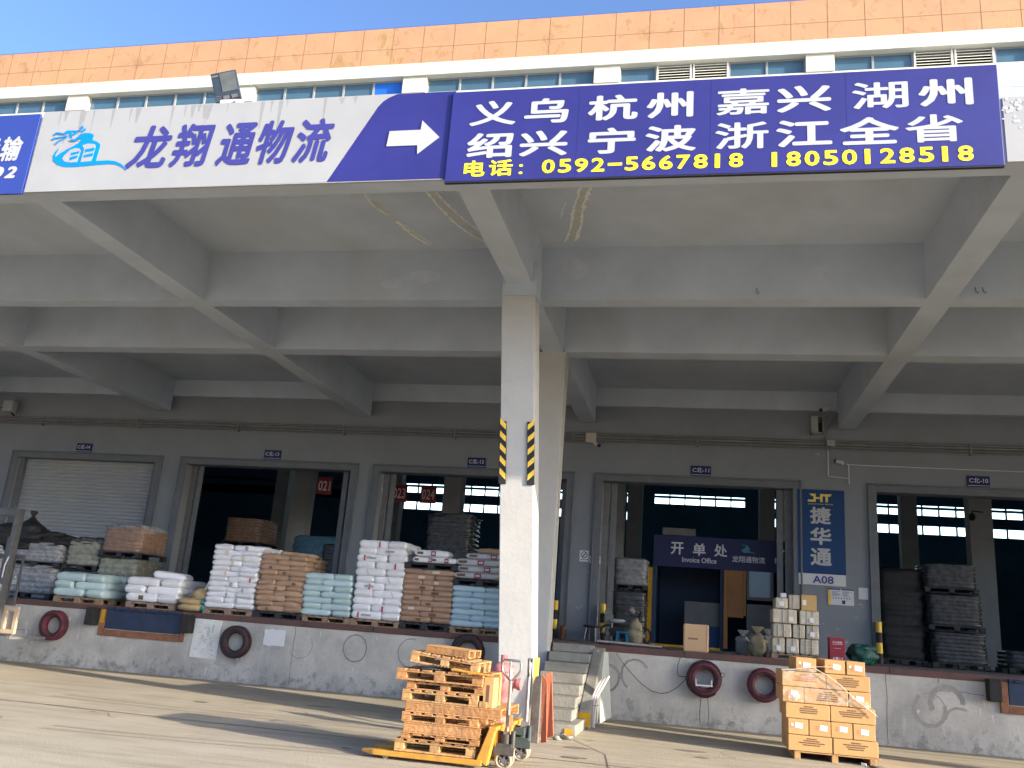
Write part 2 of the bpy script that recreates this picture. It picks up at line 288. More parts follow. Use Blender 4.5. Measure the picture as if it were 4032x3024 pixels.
# ---------------------------------------------------------------- mesh helpers
class MB:
    def __init__(s): s.v = []; s.f = []; s.mi = []; s.sm = []; s.cur = 0
    def add(s, vs_, fs, smooth=False):
        b = len(s.v); s.v += [tuple(p) for p in vs_]
        for q in fs: s.f.append(tuple(i+b for i in q)); s.mi.append(s.cur); s.sm.append(smooth)
        return s
    def box(s, x0, x1, y0, y1, z0, z1, mx=None):
        P = [(x0,y0,z0),(x1,y0,z0),(x1,y1,z0),(x0,y1,z0),(x0,y0,z1),(x1,y0,z1),(x1,y1,z1),(x0,y1,z1)]
        if mx is not None: P = [tuple(mx @ Vector(p)) for p in P]
        return s.add(P, [(0,3,2,1),(4,5,6,7),(0,1,5,4),(1,2,6,5),(2,3,7,6),(3,0,4,7)])
    def hexa(s, P): return s.add(P, [(0,3,2,1),(4,5,6,7),(0,1,5,4),(1,2,6,5),(2,3,7,6),(3,0,4,7)])
    def cyl(s, p0, p1, r, n=14, r1=None, caps=True):
        p0 = Vector(p0); p1 = Vector(p1); r1 = r if r1 is None else r1; d = (p1-p0).normalized()
        a = d.orthogonal().normalized(); b = d.cross(a); P = []
        for k in range(n):
            t = 2*math.pi*k/n; u = a*math.cos(t)+b*math.sin(t); P += [p0+u*r, p1+u*r1]
        F = [(2*k, 2*((k+1) % n), 2*((k+1) % n)+1, 2*k+1) for k in range(n)]
        s.add(P, F, True)
        if caps:
            s.add([P[2*k] for k in range(n)], [tuple(range(n))[::-1]]); s.add([P[2*k+1] for k in range(n)], [tuple(range(n))])
        return s
    def tube(s, pts, r, n=8, closed=False):
        pts = [Vector(p) for p in pts]; N = len(pts); P = []; prev = None
        for i, p in enumerate(pts):
            if closed: d = (pts[(i+1) % N]-pts[i-1]).normalized()
            else: d = (pts[min(i+1, N-1)]-pts[max(i-1, 0)]).normalized()
            a = (prev - d*prev.dot(d)).normalized() if prev is not None and (prev - d*prev.dot(d)).length > 1e-5 else d.orthogonal().normalized()
            prev = a; b = d.cross(a)
            P += [p+(a*math.cos(2*math.pi*k/n)+b*math.sin(2*math.pi*k/n))*r for k in range(n)]
        F = []
        for i in range(N if closed else N-1):
            j = (i+1) % N
            F += [(i*n+k, i*n+(k+1) % n, j*n+(k+1) % n, j*n+k) for k in range(n)]
        s.add(P, F, True)
        if not closed: s.add(P[:n], [tuple(range(n))[::-1]]); s.add(P[-n:], [tuple(range(n))])
        return s
    def lathe(s, prof, c, axis='Z', n=28, close=False):
        P = []; c = Vector(c)
        for (r, h) in prof:
            for k in range(n):
                t = 2*math.pi*k/n; x, y = r*math.cos(t), r*math.sin(t)
                q = {'Z': (x, y, h), 'Y': (x, h, y), 'X': (h, x, y)}[axis]
                P.append(c+Vector(q))
        m_ = len(prof); F = []
        for i in range(m_ if close else m_-1):
            j = (i+1) % m_
            for k in range(n):
                q = (i*n+k, i*n+(k+1) % n, j*n+(k+1) % n, j*n+k); F.append(q if axis != 'Y' else q[::-1])
        return s.add(P, F, True)
    def prism_y(s, poly, y0, y1):                    # polygon in XZ, counter-clockwise seen from the front, extruded in Y
        n = len(poly); P = [(x, y0, z) for x, z in poly]+[(x, y1, z) for x, z in poly]
        return s.add(P, [tuple(range(n)), tuple(range(2*n-1, n-1, -1))]+[(i+n, (i+1) % n+n, (i+1) % n, i) for i in range(n)])
    def prism_x(s, poly, x0, x1):                    # polygon in YZ extruded in X
        n = len(poly); P = [(x0, y, z) for y, z in poly]+[(x1, y, z) for y, z in poly]
        return s.add(P, [tuple(range(n))[::-1], tuple(range(n, 2*n))]+[(i, (i+1) % n, (i+1) % n+n, i+n) for i in range(n)])
    def quad(s, a, b, c, d): return s.add([a, b, c, d], [(0, 1, 2, 3)])
    def blob(s, c, rx, ry, rz, nu=14, nv=9, e=1., jit=0., seed=0, fold=0.):
        P = []; F = []; sg = lambda x, p: math.copysign(abs(x)**p, x)
        for j in range(nv+1):
            ph = -math.pi/2+math.pi*j/nv
            for i in range(nu):
                th = 2*math.pi*i/nu
                d = Vector((sg(math.cos(ph), e)*sg(math.cos(th), e), sg(math.cos(ph), e)*sg(math.sin(th), e), sg(math.sin(ph), e)))
                k = 1+jit*mnoise.noise(d*2.3+Vector((seed*7.1, seed*3.3, 1)))+fold*math.sin(th*7+seed+3*d.z)*abs(math.cos(ph))
                P.append((c[0]+d.x*rx*k, c[1]+d.y*ry*k, c[2]+d.z*rz*k))
        for j in range(nv):
            for i in range(nu):
                F.append((j*nu+i, j*nu+(i+1) % nu, (j+1)*nu+(i+1) % nu, (j+1)*nu+i))
        return s.add(P, F, True)
    def mesh(s, name, off=None):
        me = bpy.data.meshes.new(name)
        vv = s.v if off is None else [(x-off[0], y-off[1], z-off[2]) for x, y, z in s.v]
        me.from_pydata(vv, [], s.f); me.update()
        me.polygons.foreach_set('material_index', s.mi); me.polygons.foreach_set('use_smooth', s.sm)
        return me

def root_loc(o):
    while o.parent: o = o.parent
    return o.location
def add_bevel(o, wd, seg=2):
    b = o.modifiers.new('bevel', 'BEVEL'); b.width = wd; b.segments = seg; b.limit_method = 'ANGLE'; b.angle_limit = R(40)
def obj(name, mb, mats, parent=None, bevel=0, local=False, label=None):
    off = None
    if parent is not None and not local: off = root_loc(parent)
    me = mb.mesh(name, off) if isinstance(mb, MB) else mb
    if not isinstance(mats, (list, tuple)): mats = [mats]
    if not me.materials:
        for x in mats: me.materials.append(x)
    o = bpy.data.objects.new(name, me); col.objects.link(o)
    if parent is not None: o.parent = parent
    if bevel: add_bevel(o, bevel)
    if label: o['label'] = label
    return o
def tag(o, label, cat, group=None):
    o['label'] = label; o['category'] = cat
    if group: o['group'] = group
    return o
def thing(name, label, cat, loc=(0, 0, 0), rz=0., group=None):
    o = bpy.data.objects.new(name, None); col.objects.link(o); o.empty_display_size = .1
    o.location = loc; o.rotation_euler = (0, 0, rz); tag(o, label, cat, group); return o
def solo(name, mb, mats, label, cat, group=None, bevel=0, origin=None):
    """a thing that is one mesh; its origin is put at the base of the mesh"""
    if isinstance(mb, MB):
        xs, ys, zs = zip(*mb.v)
        org = origin or ((min(xs)+max(xs))/2, (min(ys)+max(ys))/2, min(zs))
        me = mb.mesh(name, org); o = obj(name, me, mats, None, bevel); o.location = org
    else: o = obj(name, mb, mats, None, bevel)
    return tag(o, label, cat, group)
def dup(root, loc=None, rz=None, label=None, group=None):
    r = root.copy(); col.objects.link(r)
    if loc is not None: r.location = loc
    if rz is not None: r.rotation_euler = (0, 0, rz)
    if label: r['label'] = label
    if group: r['group'] = group
    for ch in list(root.children):
        c = ch.copy(); col.objects.link(c); c.parent = r
        for g in list(ch.children):
            d = g.copy(); col.objects.link(d); d.parent = c
    return r

# ---------------------------------------------------------------- lettering
def text_mesh(name, body, x0, x1, z0, z1, y, bold=.0, shear=0., flip=False):
    """flat lettering facing -Y that fills the box x0..x1, z0..z1; heavier strokes come from shifted copies 0.2 mm apart"""
    c = bpy.data.curves.new('lettering', 'FONT'); c.body = body; c.size = 1; c.resolution_u = 3
    o = bpy.data.objects.new('lettering', c); col.objects.link(o)
    me = bpy.data.meshes.new_from_object(o.evaluated_get(bpy.context.evaluated_depsgraph_get()))
    bpy.data.objects.remove(o); bpy.data.curves.remove(c)
    V = [(v.co.x+shear*v.co.y, v.co.y) for v in me.vertices]; F = [tuple(p.vertices) for p in me.polygons]
    bpy.data.meshes.remove(me)
    xa = min(p[0] for p in V)-bold; xb = max(p[0] for p in V)+bold; ya = min(p[1] for p in V)-bold; yb = max(p[1] for p in V)+bold
    mb = MB(); offs = [(0, 0)]
    if bold: offs += [(bold*math.cos(k*math.pi/4), bold*math.sin(k*math.pi/4)) for k in range(8)]
    for k, (dx, dy) in enumerate(offs):
        P = [(x0+(x+dx-xa)/(xb-xa)*(x1-x0), y-.0002*k, z0+(v+dy-ya)/(yb-ya)*(z1-z0)) for x, v in V]
        mb.add(P, F)
    return mb
def merge(*mbs):
    r = MB()
    for q in mbs: r.add(q.v, q.f)
    return r
# ================================================================ SETTING
g = MB(); g.add([(-400, -400, 0), (400, -400, 0), (400, 400, 0), (-400, 400, 0)], [(0, 1, 2, 3)])
ground = obj('ground', g, M['ground']); ground['kind'] = 'structure'
gj = MB()
def strip(mb, pts, wd, z=.004):
    for (a, b) in zip(pts[:-1], pts[1:]):
        a = Vector((*a, 0)); b = Vector((*b, 0)); d = (b-a).normalized(); n_ = Vector((-d.y, d.x, 0))*wd/2
        P = [a-n_, b-n_, b+n_, a+n_]; mb.add([(p.x, p.y, z) for p in P], [(0, 1, 2, 3)])
strip(gj, [(-30, 10.98), (-9, 10.95), (-5.3, 10.9), (30, 10.75)], .028)
strip(gj, [(-30, 5.4), (30, 5.2)], .03)
strip(gj, [(2.6, 15.93), (9, 15.5)], .03)
strip(gj, [(2.6, 15.05), (9, 14.25)], .025)
strip(gj, [(2.6, 14.62), (9, 13.8)], .02)
strip(gj, [(-1.75, 13.3), (-1.05, 11.8), (-.7, 9)], .012)
strip(gj, [(-10.6, 11.9), (-10.2, 5)], .02)
gjo = obj('ground_joints', gj, M['joint']); gjo['kind'] = 'structure'
gp = MB()
random.seed(3)
def scuff(mb, x, y, L, a, wd):
    pts = [(x+L*t*math.cos(a+.25*t), y+L*t*math.sin(a+.25*t)) for t in (0, .3, .6, 1)]
    strip(mb, pts, wd, .003)
for k in range(46):
    scuff(gp, random.uniform(-9, 4), random.uniform(8.6, 13), random.uniform(.3, 1.6), random.gauss(-.05, .22), random.uniform(.006, .016))
gm = obj('ground_scuffs', gp, mat('pale_ground_scuff', (.44, .39, .31), .9, var=.2, scale=9)); gm['kind'] = 'structure'

oil = MB(); random.seed(31)
for k in range(16):
    x, y = random.uniform(-8, 3), random.uniform(8.8, 15); rx = random.uniform(.04, .22); n_ = 14
    oil.add([(x+rx*math.cos(6.28*i/n_)*random.uniform(.6, 1.2), y+.6*rx*math.sin(6.28*i/n_)*random.uniform(.6, 1.2), .0045+.0002*k) for i in range(n_)], [tuple(range(n_))])
ck = MB(); random.seed(41)
for k in range(9):
    x, y = random.uniform(-9, 4), random.uniform(9, 15); a = random.uniform(-.5, .5); pts = [(x, y)]
    for j in range(14): a += random.gauss(0, .35); x += .12*math.cos(a); y += .12*math.sin(a)*.8; pts.append((x, y))
    strip(ck, pts, .007, .0052)
co = obj('ground_cracks', ck, M['joint']); co['kind'] = 'structure'
oo = obj('ground_stains', oil, mat('ground_oil_stain', (.23, .19, .145), .8, var=.2, scale=9)); oo['kind'] = 'structure'
tm = MB()
for x0, y0, a in ((-9, 12.2, -.12), (-9, 11.9, -.12), (-7, 9.4, .05), (-7, 9.15, .05), (1.0, 11.2, .3), (1.2, 11.0, .3)):
    pts = [(x0+t_*math.cos(a+.03*t_), y0+t_*math.sin(a+.03*t_)) for t_ in [q_*.5 for q_ in range(12)]]
    strip(tm, pts, .11, .0035)
tt = obj('tyre_tracks', tm, mat('faint_tyre_track', (.285, .24, .175), .9, c2=(.36, .31, .23), scale=12)); tt['kind'] = 'structure'

# ================================================================ WAREHOUSE
YW = 21.9
wh = thing('warehouse', 'long warehouse with orange clad parapet, cream band and open dock doors', 'warehouse', (0, YW, 0))
doors = [(-26, -20.35), (-19.2, -14.75), (-13.8, -8.97), (-8.16, -3.2), (-2.29, 2.24), (4.12, 8.6), (10.3, 14.8)]
b = MB(); x = -32
for a, c in doors: b.box(x, a, YW, YW+.3, 1.2, 5.1); x = c
b.box(x, 52, YW, YW+.3, 1.2, 5.1); b.box(-32, 52, YW, YW+.3, 5.1, 7.62)
obj('dock_front_wall', b, M['wall_paint'], wh)
obj('wall_head_beam', MB().box(-32, 52, YW-.16, YW-.002, 7.0, 7.468), M['paint'], wh)
b = MB(); b.box(-32, 52, YW, YW+.3, 7.62, 15.47); b.box(-32, 52, YW-.1, YW+.3, 15.99, 16.45)
obj('upper_wall', b, M['cream'], wh)
b = MB(); b.box(-32, 52, YW-.2, YW+.3, 16.985, 17.40)
obj('cornice_band', b, M['cream'], wh)
obj('cladding', MB().box(-32, 52, YW-.1, YW+.3, 17.40, 18.76), M['tile'], wh)
b = MB(); x = -31.5
while x < 52:
    b.box(x-.006, x+.006, YW-.103, YW-.09, 17.405, 18.755); x += .966
b.box(-32, 52, YW-.1025, YW-.09, 18.006, 18.018)
obj('cladding_joints', b, M['tile_joint'], wh)
b = MB(); b.cyl((-32, YW-.05, 18.80), (52, YW-.05, 18.80), .018, 6); x = -31
while x < 52: b.cyl((x, YW-.05, 18.76), (x, YW-.05, 18.80), .01, 5); x += .966
obj('roof_edge_rail', b, M['roof_cap'], wh)
obj('roof', MB().box(-32, 52, YW+.3, 51, 18.3, 18.6), M['int_roof'], wh)
pil = [-25.63, -19.90, -14.01, -8.44, -2.715, 3.05, 8.8, 14.5, 20.2, 25.9, 31.6, 37.3, 43, 48.7]
for px in pil:
    obj('pilaster', MB().box(px-.37, px+.37, YW-.13, YW+.3, 16.45, 16.984), M['cream'], wh, bevel=.01)
def window_row(x0, x1, z0, z1, n, panes=None, louv=()):
    f = MB(); p = MB(); wd = (x1-x0)/n
    f.box(x0, x1, YW+.02, YW+.09, z1-.04, z1); f.box(x0, x1, YW+.02, YW+.09, z0, z0+.04)
    for k in range(n+1):
        xx = x0+k*wd; f.box(max(x0, xx-.03), min(x1, xx+.03), YW+.015, YW+.095, z0+.04, z1-.04)
    for k in range(n):
        if k in louv: continue
        p.cur = 1 if panes == k else 0
        p.box(x0+k*wd+.03, x0+(k+1)*wd-.03, YW+.05, YW+.06, z0+.04, z1-.04)
    fo = obj('window', f, M['mullion'], wh); obj('pane', p, [M['glass_blue'], M['glass_cobalt']], fo)
    for k in louv:
        q = MB(); a = x0+k*wd+.02; c = x0+(k+1)*wd-.02; z = z0+.03
        q.box(a, a+.045, YW-.03, YW+.08, z0, z1); q.box(c-.045, c, YW-.03, YW+.08, z0, z1)
        while z < z1-.05:
            q.hexa([(a+.045, YW-.02, z), (c-.045, YW-.02, z), (c-.045, YW+.06, z+.05), (a+.045, YW+.06, z+.05), (a+.045, YW-.02, z+.018), (c-.045, YW-.02, z+.018), (c-.045, YW+.06, z+.068), (a+.045, YW+.06, z+.068)]); z += .085
        obj('louvre_vent', q, M['louvre'], wh)
for i in range(len(pil)-1):
    a, c = pil[i]+.37, pil[i+1]-.37
    if i == 4: window_row(a, c, 16.45, 16.98, 5, louv=(1, 2))
    elif i == 5: window_row(a, c, 16.45, 16.98, 5, louv=(2, 3))
    else: window_row(a, c, 16.45, 16.98, 5, panes=4 if i == 2 else None)
    window_row(a-.36, c+.36, 15.47, 15.99, 5)
obj('window_backing', MB().box(-32, 52, YW+.3, YW+.34, 15.3, 17.2), M['dark'], wh)
# door trims: a wide plaster surround, a steel guide rail each side and a head channel
for i, (a, c) in enumerate(doors):
    f = MB(); t = .16
    f.box(a-t, a, YW-.05, YW-.002, 1.24, 5.1+t); f.box(c, c+t, YW-.05, YW-.002, 1.24, 5.1+t); f.box(a, c, YW-.05, YW-.002, 5.1, 5.1+t)
    f.box(a-t-.04, a-t, YW-.075, YW-.002, 1.24, 5.1+t+.04); f.box(c+t, c+t+.04, YW-.075, YW-.002, 1.24, 5.1+t+.04); f.box(a-t, c+t, YW-.075, YW-.002, 5.1+t, 5.1+t+.04)
    fr = obj('door_surround', f, M['frame'], wh, bevel=.008)
    for s_, xx in ((1, a), (-1, c)):
        r_ = MB()
        if i == 5: continue
        r_.box(min(xx, xx+s_*.11), max(xx, xx+s_*.11), YW+.302, YW+.36, 1.24, 5.2)
        r_.box(min(xx+s_*.11, xx+s_*.15), max(xx+s_*.11, xx+s_*.15), YW+.302, YW+.44, 1.24, 5.2)
        r_.box(min(xx+s_*.20, xx+s_*.34), max(xx+s_*.20, xx+s_*.34), YW+.32, YW+.36, 1.24, 5.2)
        obj('guide_rail', r_, M['rail'], fr)
    r_ = MB(); r_.cyl((a-.1, YW+.55, 5.32), (c+.1, YW+.55, 5.32), .19, 16)
    if i not in (0,): obj('shutter_roll', r_, M['rail'], fr)
a, c = doors[1]; P = []; F = []; z = 1.24; k = 0
while z < 5.12:
    for dy, dz in ((0, 0), (.028, .02), (.028, .06), (0, .08)):
        P += [(a+.02, YW+.22+dy, z+dz), (c-.02, YW+.22+dy, z+dz)]
    z += .1
F = [(2*i, 2*i+1, 2*i+3, 2*i+2) for i in range(len(P)//2-1)]
obj('roller_shutter', MB().add(P, F), M['shutter'], wh)
obj('shutter_lock_rail', MB().box(a, a+.12, YW+.1, YW+.3, 1.24, 5.1), M['frame'], wh); obj('shutter_lock_rail', MB().box(c-.14, c, YW+.1, YW+.3, 1.24, 5.1), M['frame'], wh)
# interior
obj('interior_floor', MB().box(-32, 52, YW+.3, 50, .9, 1.235), M['floor'], wh)
b = MB(); b.box(-32.3, -32, YW, 50.3, .9, 18.6); b.box(52, 52.3, YW, 50.3, .9, 18.6)
obj('side_wall', b, M['int_wall'], wh)
b = MB()
for z0, z1 in ((.9, 7.66), (8.10, 8.64), (8.97, 9.10), (9.17, 18.3)): b.box(-32, 52, 50, 50.3, z0, z1)
gx = [-2.71+5.73*k for k in range(-3, 10)]
b.box(-32, -20.3, 50, 50.3, 7.66, 9.17)
for xx in gx:
    for z0, z1 in ((7.66, 8.10), (8.64, 8.97), (9.10, 9.17)): b.box(xx-.42, xx+.42, 50, 50.3, z0, z1)
xx = -32
for k in range(9): pass
b.box(-2.29, 2.6, 49.99, 50.29, 7.66, 8.10)
obj('rear_wall', b, M['int_wall'], wh)
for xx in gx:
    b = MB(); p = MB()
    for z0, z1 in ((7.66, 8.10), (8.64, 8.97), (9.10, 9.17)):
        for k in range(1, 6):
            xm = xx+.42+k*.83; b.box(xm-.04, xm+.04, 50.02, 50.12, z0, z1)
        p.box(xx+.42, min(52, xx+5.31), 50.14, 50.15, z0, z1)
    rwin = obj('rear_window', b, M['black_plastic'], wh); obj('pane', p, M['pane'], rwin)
for yy, rows in ((30, (-25.6, -19.9, -14.15, -8.43, -2.71, 3.02, 8.7, 14.5)), (40, (-19.9, -14.1, -8.43, -2.71, 3.02, 8.8, 14.5))):
    for xx in rows: obj('interior_column', MB().box(xx-.33, xx+.33, yy, yy+.55, 1.235, 18.3), M['int_col'], wh)
b = MB()
for yy in (30.1, 40.1): b.box(-32, 52, yy, yy+.3, 9.6, 10.4)
obj('interior_beam', b, M['int_wall'], wh)

# ================================================================ CANOPY
cp = thing('canopy', 'deep concrete canopy with ribbed underside above the loading dock', 'canopy', (0, 9.2, 6.5))
obj('slab', MB().box(-31, 52, 9.2, YW, 7.47, 7.7), M['paint'], cp)
obj('front_beam', MB().box(-31, 52, 9.2, 9.48, 6.557, 7.468), M['paint'], cp)
for xc in (-26.6, -20.65, -14.7, -8.75, -2.745, 3.48, 9.4, 15.4, 21.4, 27.4, 33.4, 39.4, 45.4):
    obj('cross_beam', MB().box(xc-.2, xc+.2, 9.48, YW-.16, 6.56, 7.5), M['paint'], cp)
obj('long_beam', MB().box(-31, 52, 13.2, 13.52, 6.564, 7.49), M['paint'], cp)
obj('long_beam', MB().box(-31, 52, 15.95, 16.35, 6.564, 7.49), M['paint'], cp)
def column(xt0, xt1, xb0, xb1, y0, y1, zt):
    q = MB(); q.hexa([(xb0, y0, 0), (xb1, y0, 0), (xb1, y1, 0), (xb0, y1, 0), (xt0, y0, zt), (xt1, y0, zt), (xt1, y1, zt), (xt0, y1, zt)]); return q
obj('column', column(-3.0, -2.48, -2.56, -2.09, 12.45, 12.9, 6.35), M['col_paint'], cp, bevel=.012, label='front concrete column leaning left with striped corner guards')
obj('column_head', MB().box(-3.0, -2.47, 12.47, 12.9, 6.35, 6.9), M['paint'], cp)
obj('column', column(-3.04, -2.5, -3.04, -2.5, 15.95, 16.4, 6.62), M['col_paint'], cp, bevel=.012, label='rear concrete column standing against the dock wall')
for xc in (9.4, 21.5, 33.5):
    obj('column', column(xc-.26, xc+.26, xc-.26, xc+.26, 12.45, 12.9, 6.6), M['col_paint'], cp, bevel=.012)
    obj('column', column(xc-.26, xc+.26, xc-.26, xc+.26, 15.95, 16.4, 6.62), M['col_paint'], cp, bevel=.012)
# lime runs and damp patches on the underside, thin uneven crusts under the slab
random.seed(5)
def run(mb, pts, wd, z=7.466):
    n_ = 40; L = []; 
    for i in range(n_+1):
        t = i/n_*(len(pts)-1); k = min(int(t), len(pts)-2); u = t-k
        L.append((pts[k][0]*(1-u)+pts[k+1][0]*u+random.uniform(-.012, .012), pts[k][1]*(1-u)+pts[k+1][1]*u))
    P = []
    for i, (x, y) in enumerate(L):
        wv = wd*(.25+random.random()*.9)*(1 if 0 < i < n_ else .2)
        P += [(x-wv, y, z), (x+wv, y, z)]
    mb.add(P, [(2*i, 2*i+2, 2*i+3, 2*i+1) for i in range(n_)])
for pts, wd in (([(-4.92, 11.2), (-4.92, 11.55), (-4.80, 11.9)], .022), ([(-4.72, 12.1), (-4.62, 12.6), (-4.45, 13.05)], .035), ([(-4.66, 12.2), (-4.5, 12.7), (-4.38, 13.0)], .02),
    ([(-3.95, 11.16), (-3.89, 11.7), (-3.79, 12.23), (-3.62, 12.69), (-3.42, 12.95)], .028), ([(-3.81, 11.17), (-3.73, 11.66), (-3.61, 12.13), (-3.40, 12.6)], .022),
    ([(-1.68, 11.15), (-1.89, 11.95), (-2.02, 12.58), (-2.15, 12.98)], .03), ([(-1.53, 11.16), (-1.7, 11.71), (-1.8, 12.32), (-1.97, 12.93)], .035), ([(-1.95, 11.6), (-2.1, 12.1)], .012)):
    q = MB(); run(q, pts, wd); obj('lime_run', q, M['stain'], cp)
for pts, wd in (([(-4.9, 11.4), (-4.72, 12.1), (-4.5, 13.0)], .10), ([(-3.88, 11.2), (-3.76, 11.9), (-3.5, 12.8)], .08), ([(-1.6, 11.2), (-1.8, 12), (-2.05, 12.9)], .10)):
    q = MB(); run(q, pts, wd, 7.4675); obj('damp_patch', q, M['ochre_stain'], cp)

random.seed(17)
for cx, cz, rx, rz in ((-1.98, 7.1, .22, .20), (-4.55, 6.98, .35, .12), (-5.1, 6.85, .2, .1), (1.8, 7.0, .18, .12), (-9.4, 6.9, .2, .15)):
    n_ = 26; q = MB(); q.add([(cx+rx*math.cos(6.2832*i/n_)*random.uniform(.75, 1.1), 13.197, cz+rz*math.sin(6.2832*i/n_)*random.uniform(.75, 1.1)) for i in range(n_)], [tuple(range(n_))])
    obj('plaster_patch', q, MATS.get('pale_plaster') or mat('pale_plaster', (.46, .495, .54), .9, var=.08, scale=6), cp)
sm_ = MB(); sm_.add([(-14, 10.1, .0038), (-7.9, 11.05, .0038), (-7.9, 11.07, .0038), (-14, 10.16, .0038)], [(0, 1, 2, 3)])
pl_ = obj('worn_paint_line', sm_, mat('worn_white_line', (.46, .42, .33), .9, var=.2, scale=10)); pl_['kind'] = 'structure'
for xx in (.85, 4.05, 3.95): obj('ceiling_hook', MB().tube([(xx, 13.18, 6.74), (xx, 13.15, 6.66), (xx+.02, 13.14, 6.63), (xx+.035, 13.15, 6.66)], .008, 5), M['conduit'], cp)

# ================================================================ LOADING DOCK
dk = thing('loading_dock', 'raised concrete loading dock with rusty steel edge', 'loading dock', (0, 16.65, 0))
obj('dock_wall', MB().box(-32, 52, 16.65, 16.95, 0, 1.14), M['dock_wall'], dk)
obj('platform', MB().box(-32, 52, 16.66, YW+.3, 1.142, 1.235), M['floor'], dk)
random.seed(11)
b = MB(); x = -32
while x < 52:
    L = random.uniform(2.2, 3.4); dy = random.uniform(0, .006); b.box(x+.006, min(52, x+L)-.006, 16.625-dy, 16.66, 1.135, 1.242+random.uniform(0, .006)); x += L
obj('steel_edge', b, M['rust'], dk, bevel=.006)
b = MB()
for xx in (-7.56, 3.18, -14.1, 8.9):
    pts = [(xx+random.uniform(-.015, .015), z) for z in (0.02, .25, .5, .75, 1.0, 1.13)]
    for (xa, za), (xb, zb) in zip(pts[:-1], pts[1:]): b.quad((xa-.004, 16.647, za), (xa+.004, 16.647, za), (xb+.004, 16.647, zb), (xb-.004, 16.647, zb))
for pts in ([(3.95, .93), (4.3, .95), (4.5, .93), (4.7, .92)], [(-15, .62), (-13.5, .63)]):
    for (xa, za), (xb, zb) in zip(pts[:-1], pts[1:]): b.quad((xa, 16.647, za-.004), (xb, 16.647, zb-.004), (xb, 16.647, zb+.004), (xa, 16.647, za+.004))
obj('wall_joints', b, M['crack'], dk)
def ring_mark(mb, cx, cz, r0, r1, y=16.6465, a0=0, a1=6.2832, n=36):
    P = []
    for i in range(n+1):
        t = a0+(a1-a0)*i/n; j = random.uniform(-.006, .006)
        P += [(cx+(r0+j)*math.cos(t), y, cz+(r0+j)*math.sin(t)*1.05), (cx+(r1+j)*math.cos(t), y, cz+(r1+j)*math.sin(t)*1.05)]
    mb.add(P, [(2*i, 2*i+1, 2*i+3, 2*i+2) for i in range(n)])
b = MB(); ring_mark(b, -6.31, .82, .222, .245); ring_mark(b, -5.2, .82, .235, .25, a0=1.2, a1=5.6); ring_mark(b, -7.42, .80, .235, .243, a0=3.6, a1=6.9)
ring_mark(b, -1.52, .68, .2, .235, a0=2.4, a1=6.5); ring_mark(b, -1.0, .78, .235, .25, a0=1, a1=3.5); 
obj('tyre_rub_marks', b, M['ring'], dk); b = MB()
for cx, cz, r0, r1, a0, a1 in ((3.85, .62, .21, .27, 2.2, 6.6), (4.12, .74, .21, .29, 0, 3.6), (3.85, .62, .24, .255, 0, 2), (-1.02, .78, .22, .26, .5, 4.2), (-1.5, .68, .19, .24, 0, 2.2), (4.3, .45, .2, .24, 1, 3), (-2.2, .5, .2, .25, 0, 6)):
    ring_mark(b, cx, cz, r0, r1, 16.6468-.0001*len(b.v)/100, a0, a1)
obj('faint_rub_marks', b, mat('faint_rub_mark', (.27, .255, .225), .9, var=.12, scale=14), dk)
b = MB(); ring_mark(b, 9, .7, .2, .22)
obj('tyre_rub_marks', b, M['ring'], dk)
b = MB(); random.seed(21)
for k in range(60):
    xx = random.uniform(-14, 6); zz = random.uniform(.05, 1.05); ww = random.uniform(.006, .02); hh = random.uniform(.03, .16)
    if -2.6 < xx < -1.5: continue
    b.quad((xx, 16.6475, zz), (xx+ww, 16.6475, zz), (xx+ww+random.uniform(-.03, .03), 16.6475, zz+hh), (xx+random.uniform(-.03, .03), 16.6475, zz+hh))
obj('pale_scrapes', b, M['scrape'], dk)
# dock levellers
def leveller(x0, x1, z0, z1):
    f = MB(); t = .12
    f.box(x0-t, x0, 16.60, 16.66, z0-t, z1); f.box(x1, x1+t*.6, 16.60, 16.66, z0-t, z1); f.box(x0, x1, 16.60, 16.66, z0-t, z0)
    fo = obj('leveller_frame', f, M['rust2'], dk, bevel=.008)
    q = MB().box(x0+.02, x1-.02, 16.615, 16.645, z0+.02, z1); q.box(x0+.02, x1-.02, 16.58, 16.645, z1, z1+.05)
    for k in range(7):
        xx = x0+.15+(x1-x0-.3)*k/6; q.cyl((xx-.05, 16.575, z1+.02), (xx+.05, 16.575, z1+.02), .025, 8)
    obj('lip_plate', q, M['navy'], fo, bevel=.006)
    return fo
lv1 = leveller(-11.70, -9.98, .78, 1.17); lv2 = leveller(5.05, 7.0, .79, 1.16)
obj('yellow_patch', MB().box(-11.81, -11.72, 16.594, 16.599, .9, 1.16), M['yellow_trim'], lv1)
for a in (-12.06, -9.92, 4.72, 7.3):
    obj('bumper', MB().box(a, a+.2, 16.44, 16.65, .84, 1.19), M['rubber'], dk, bevel=.02)

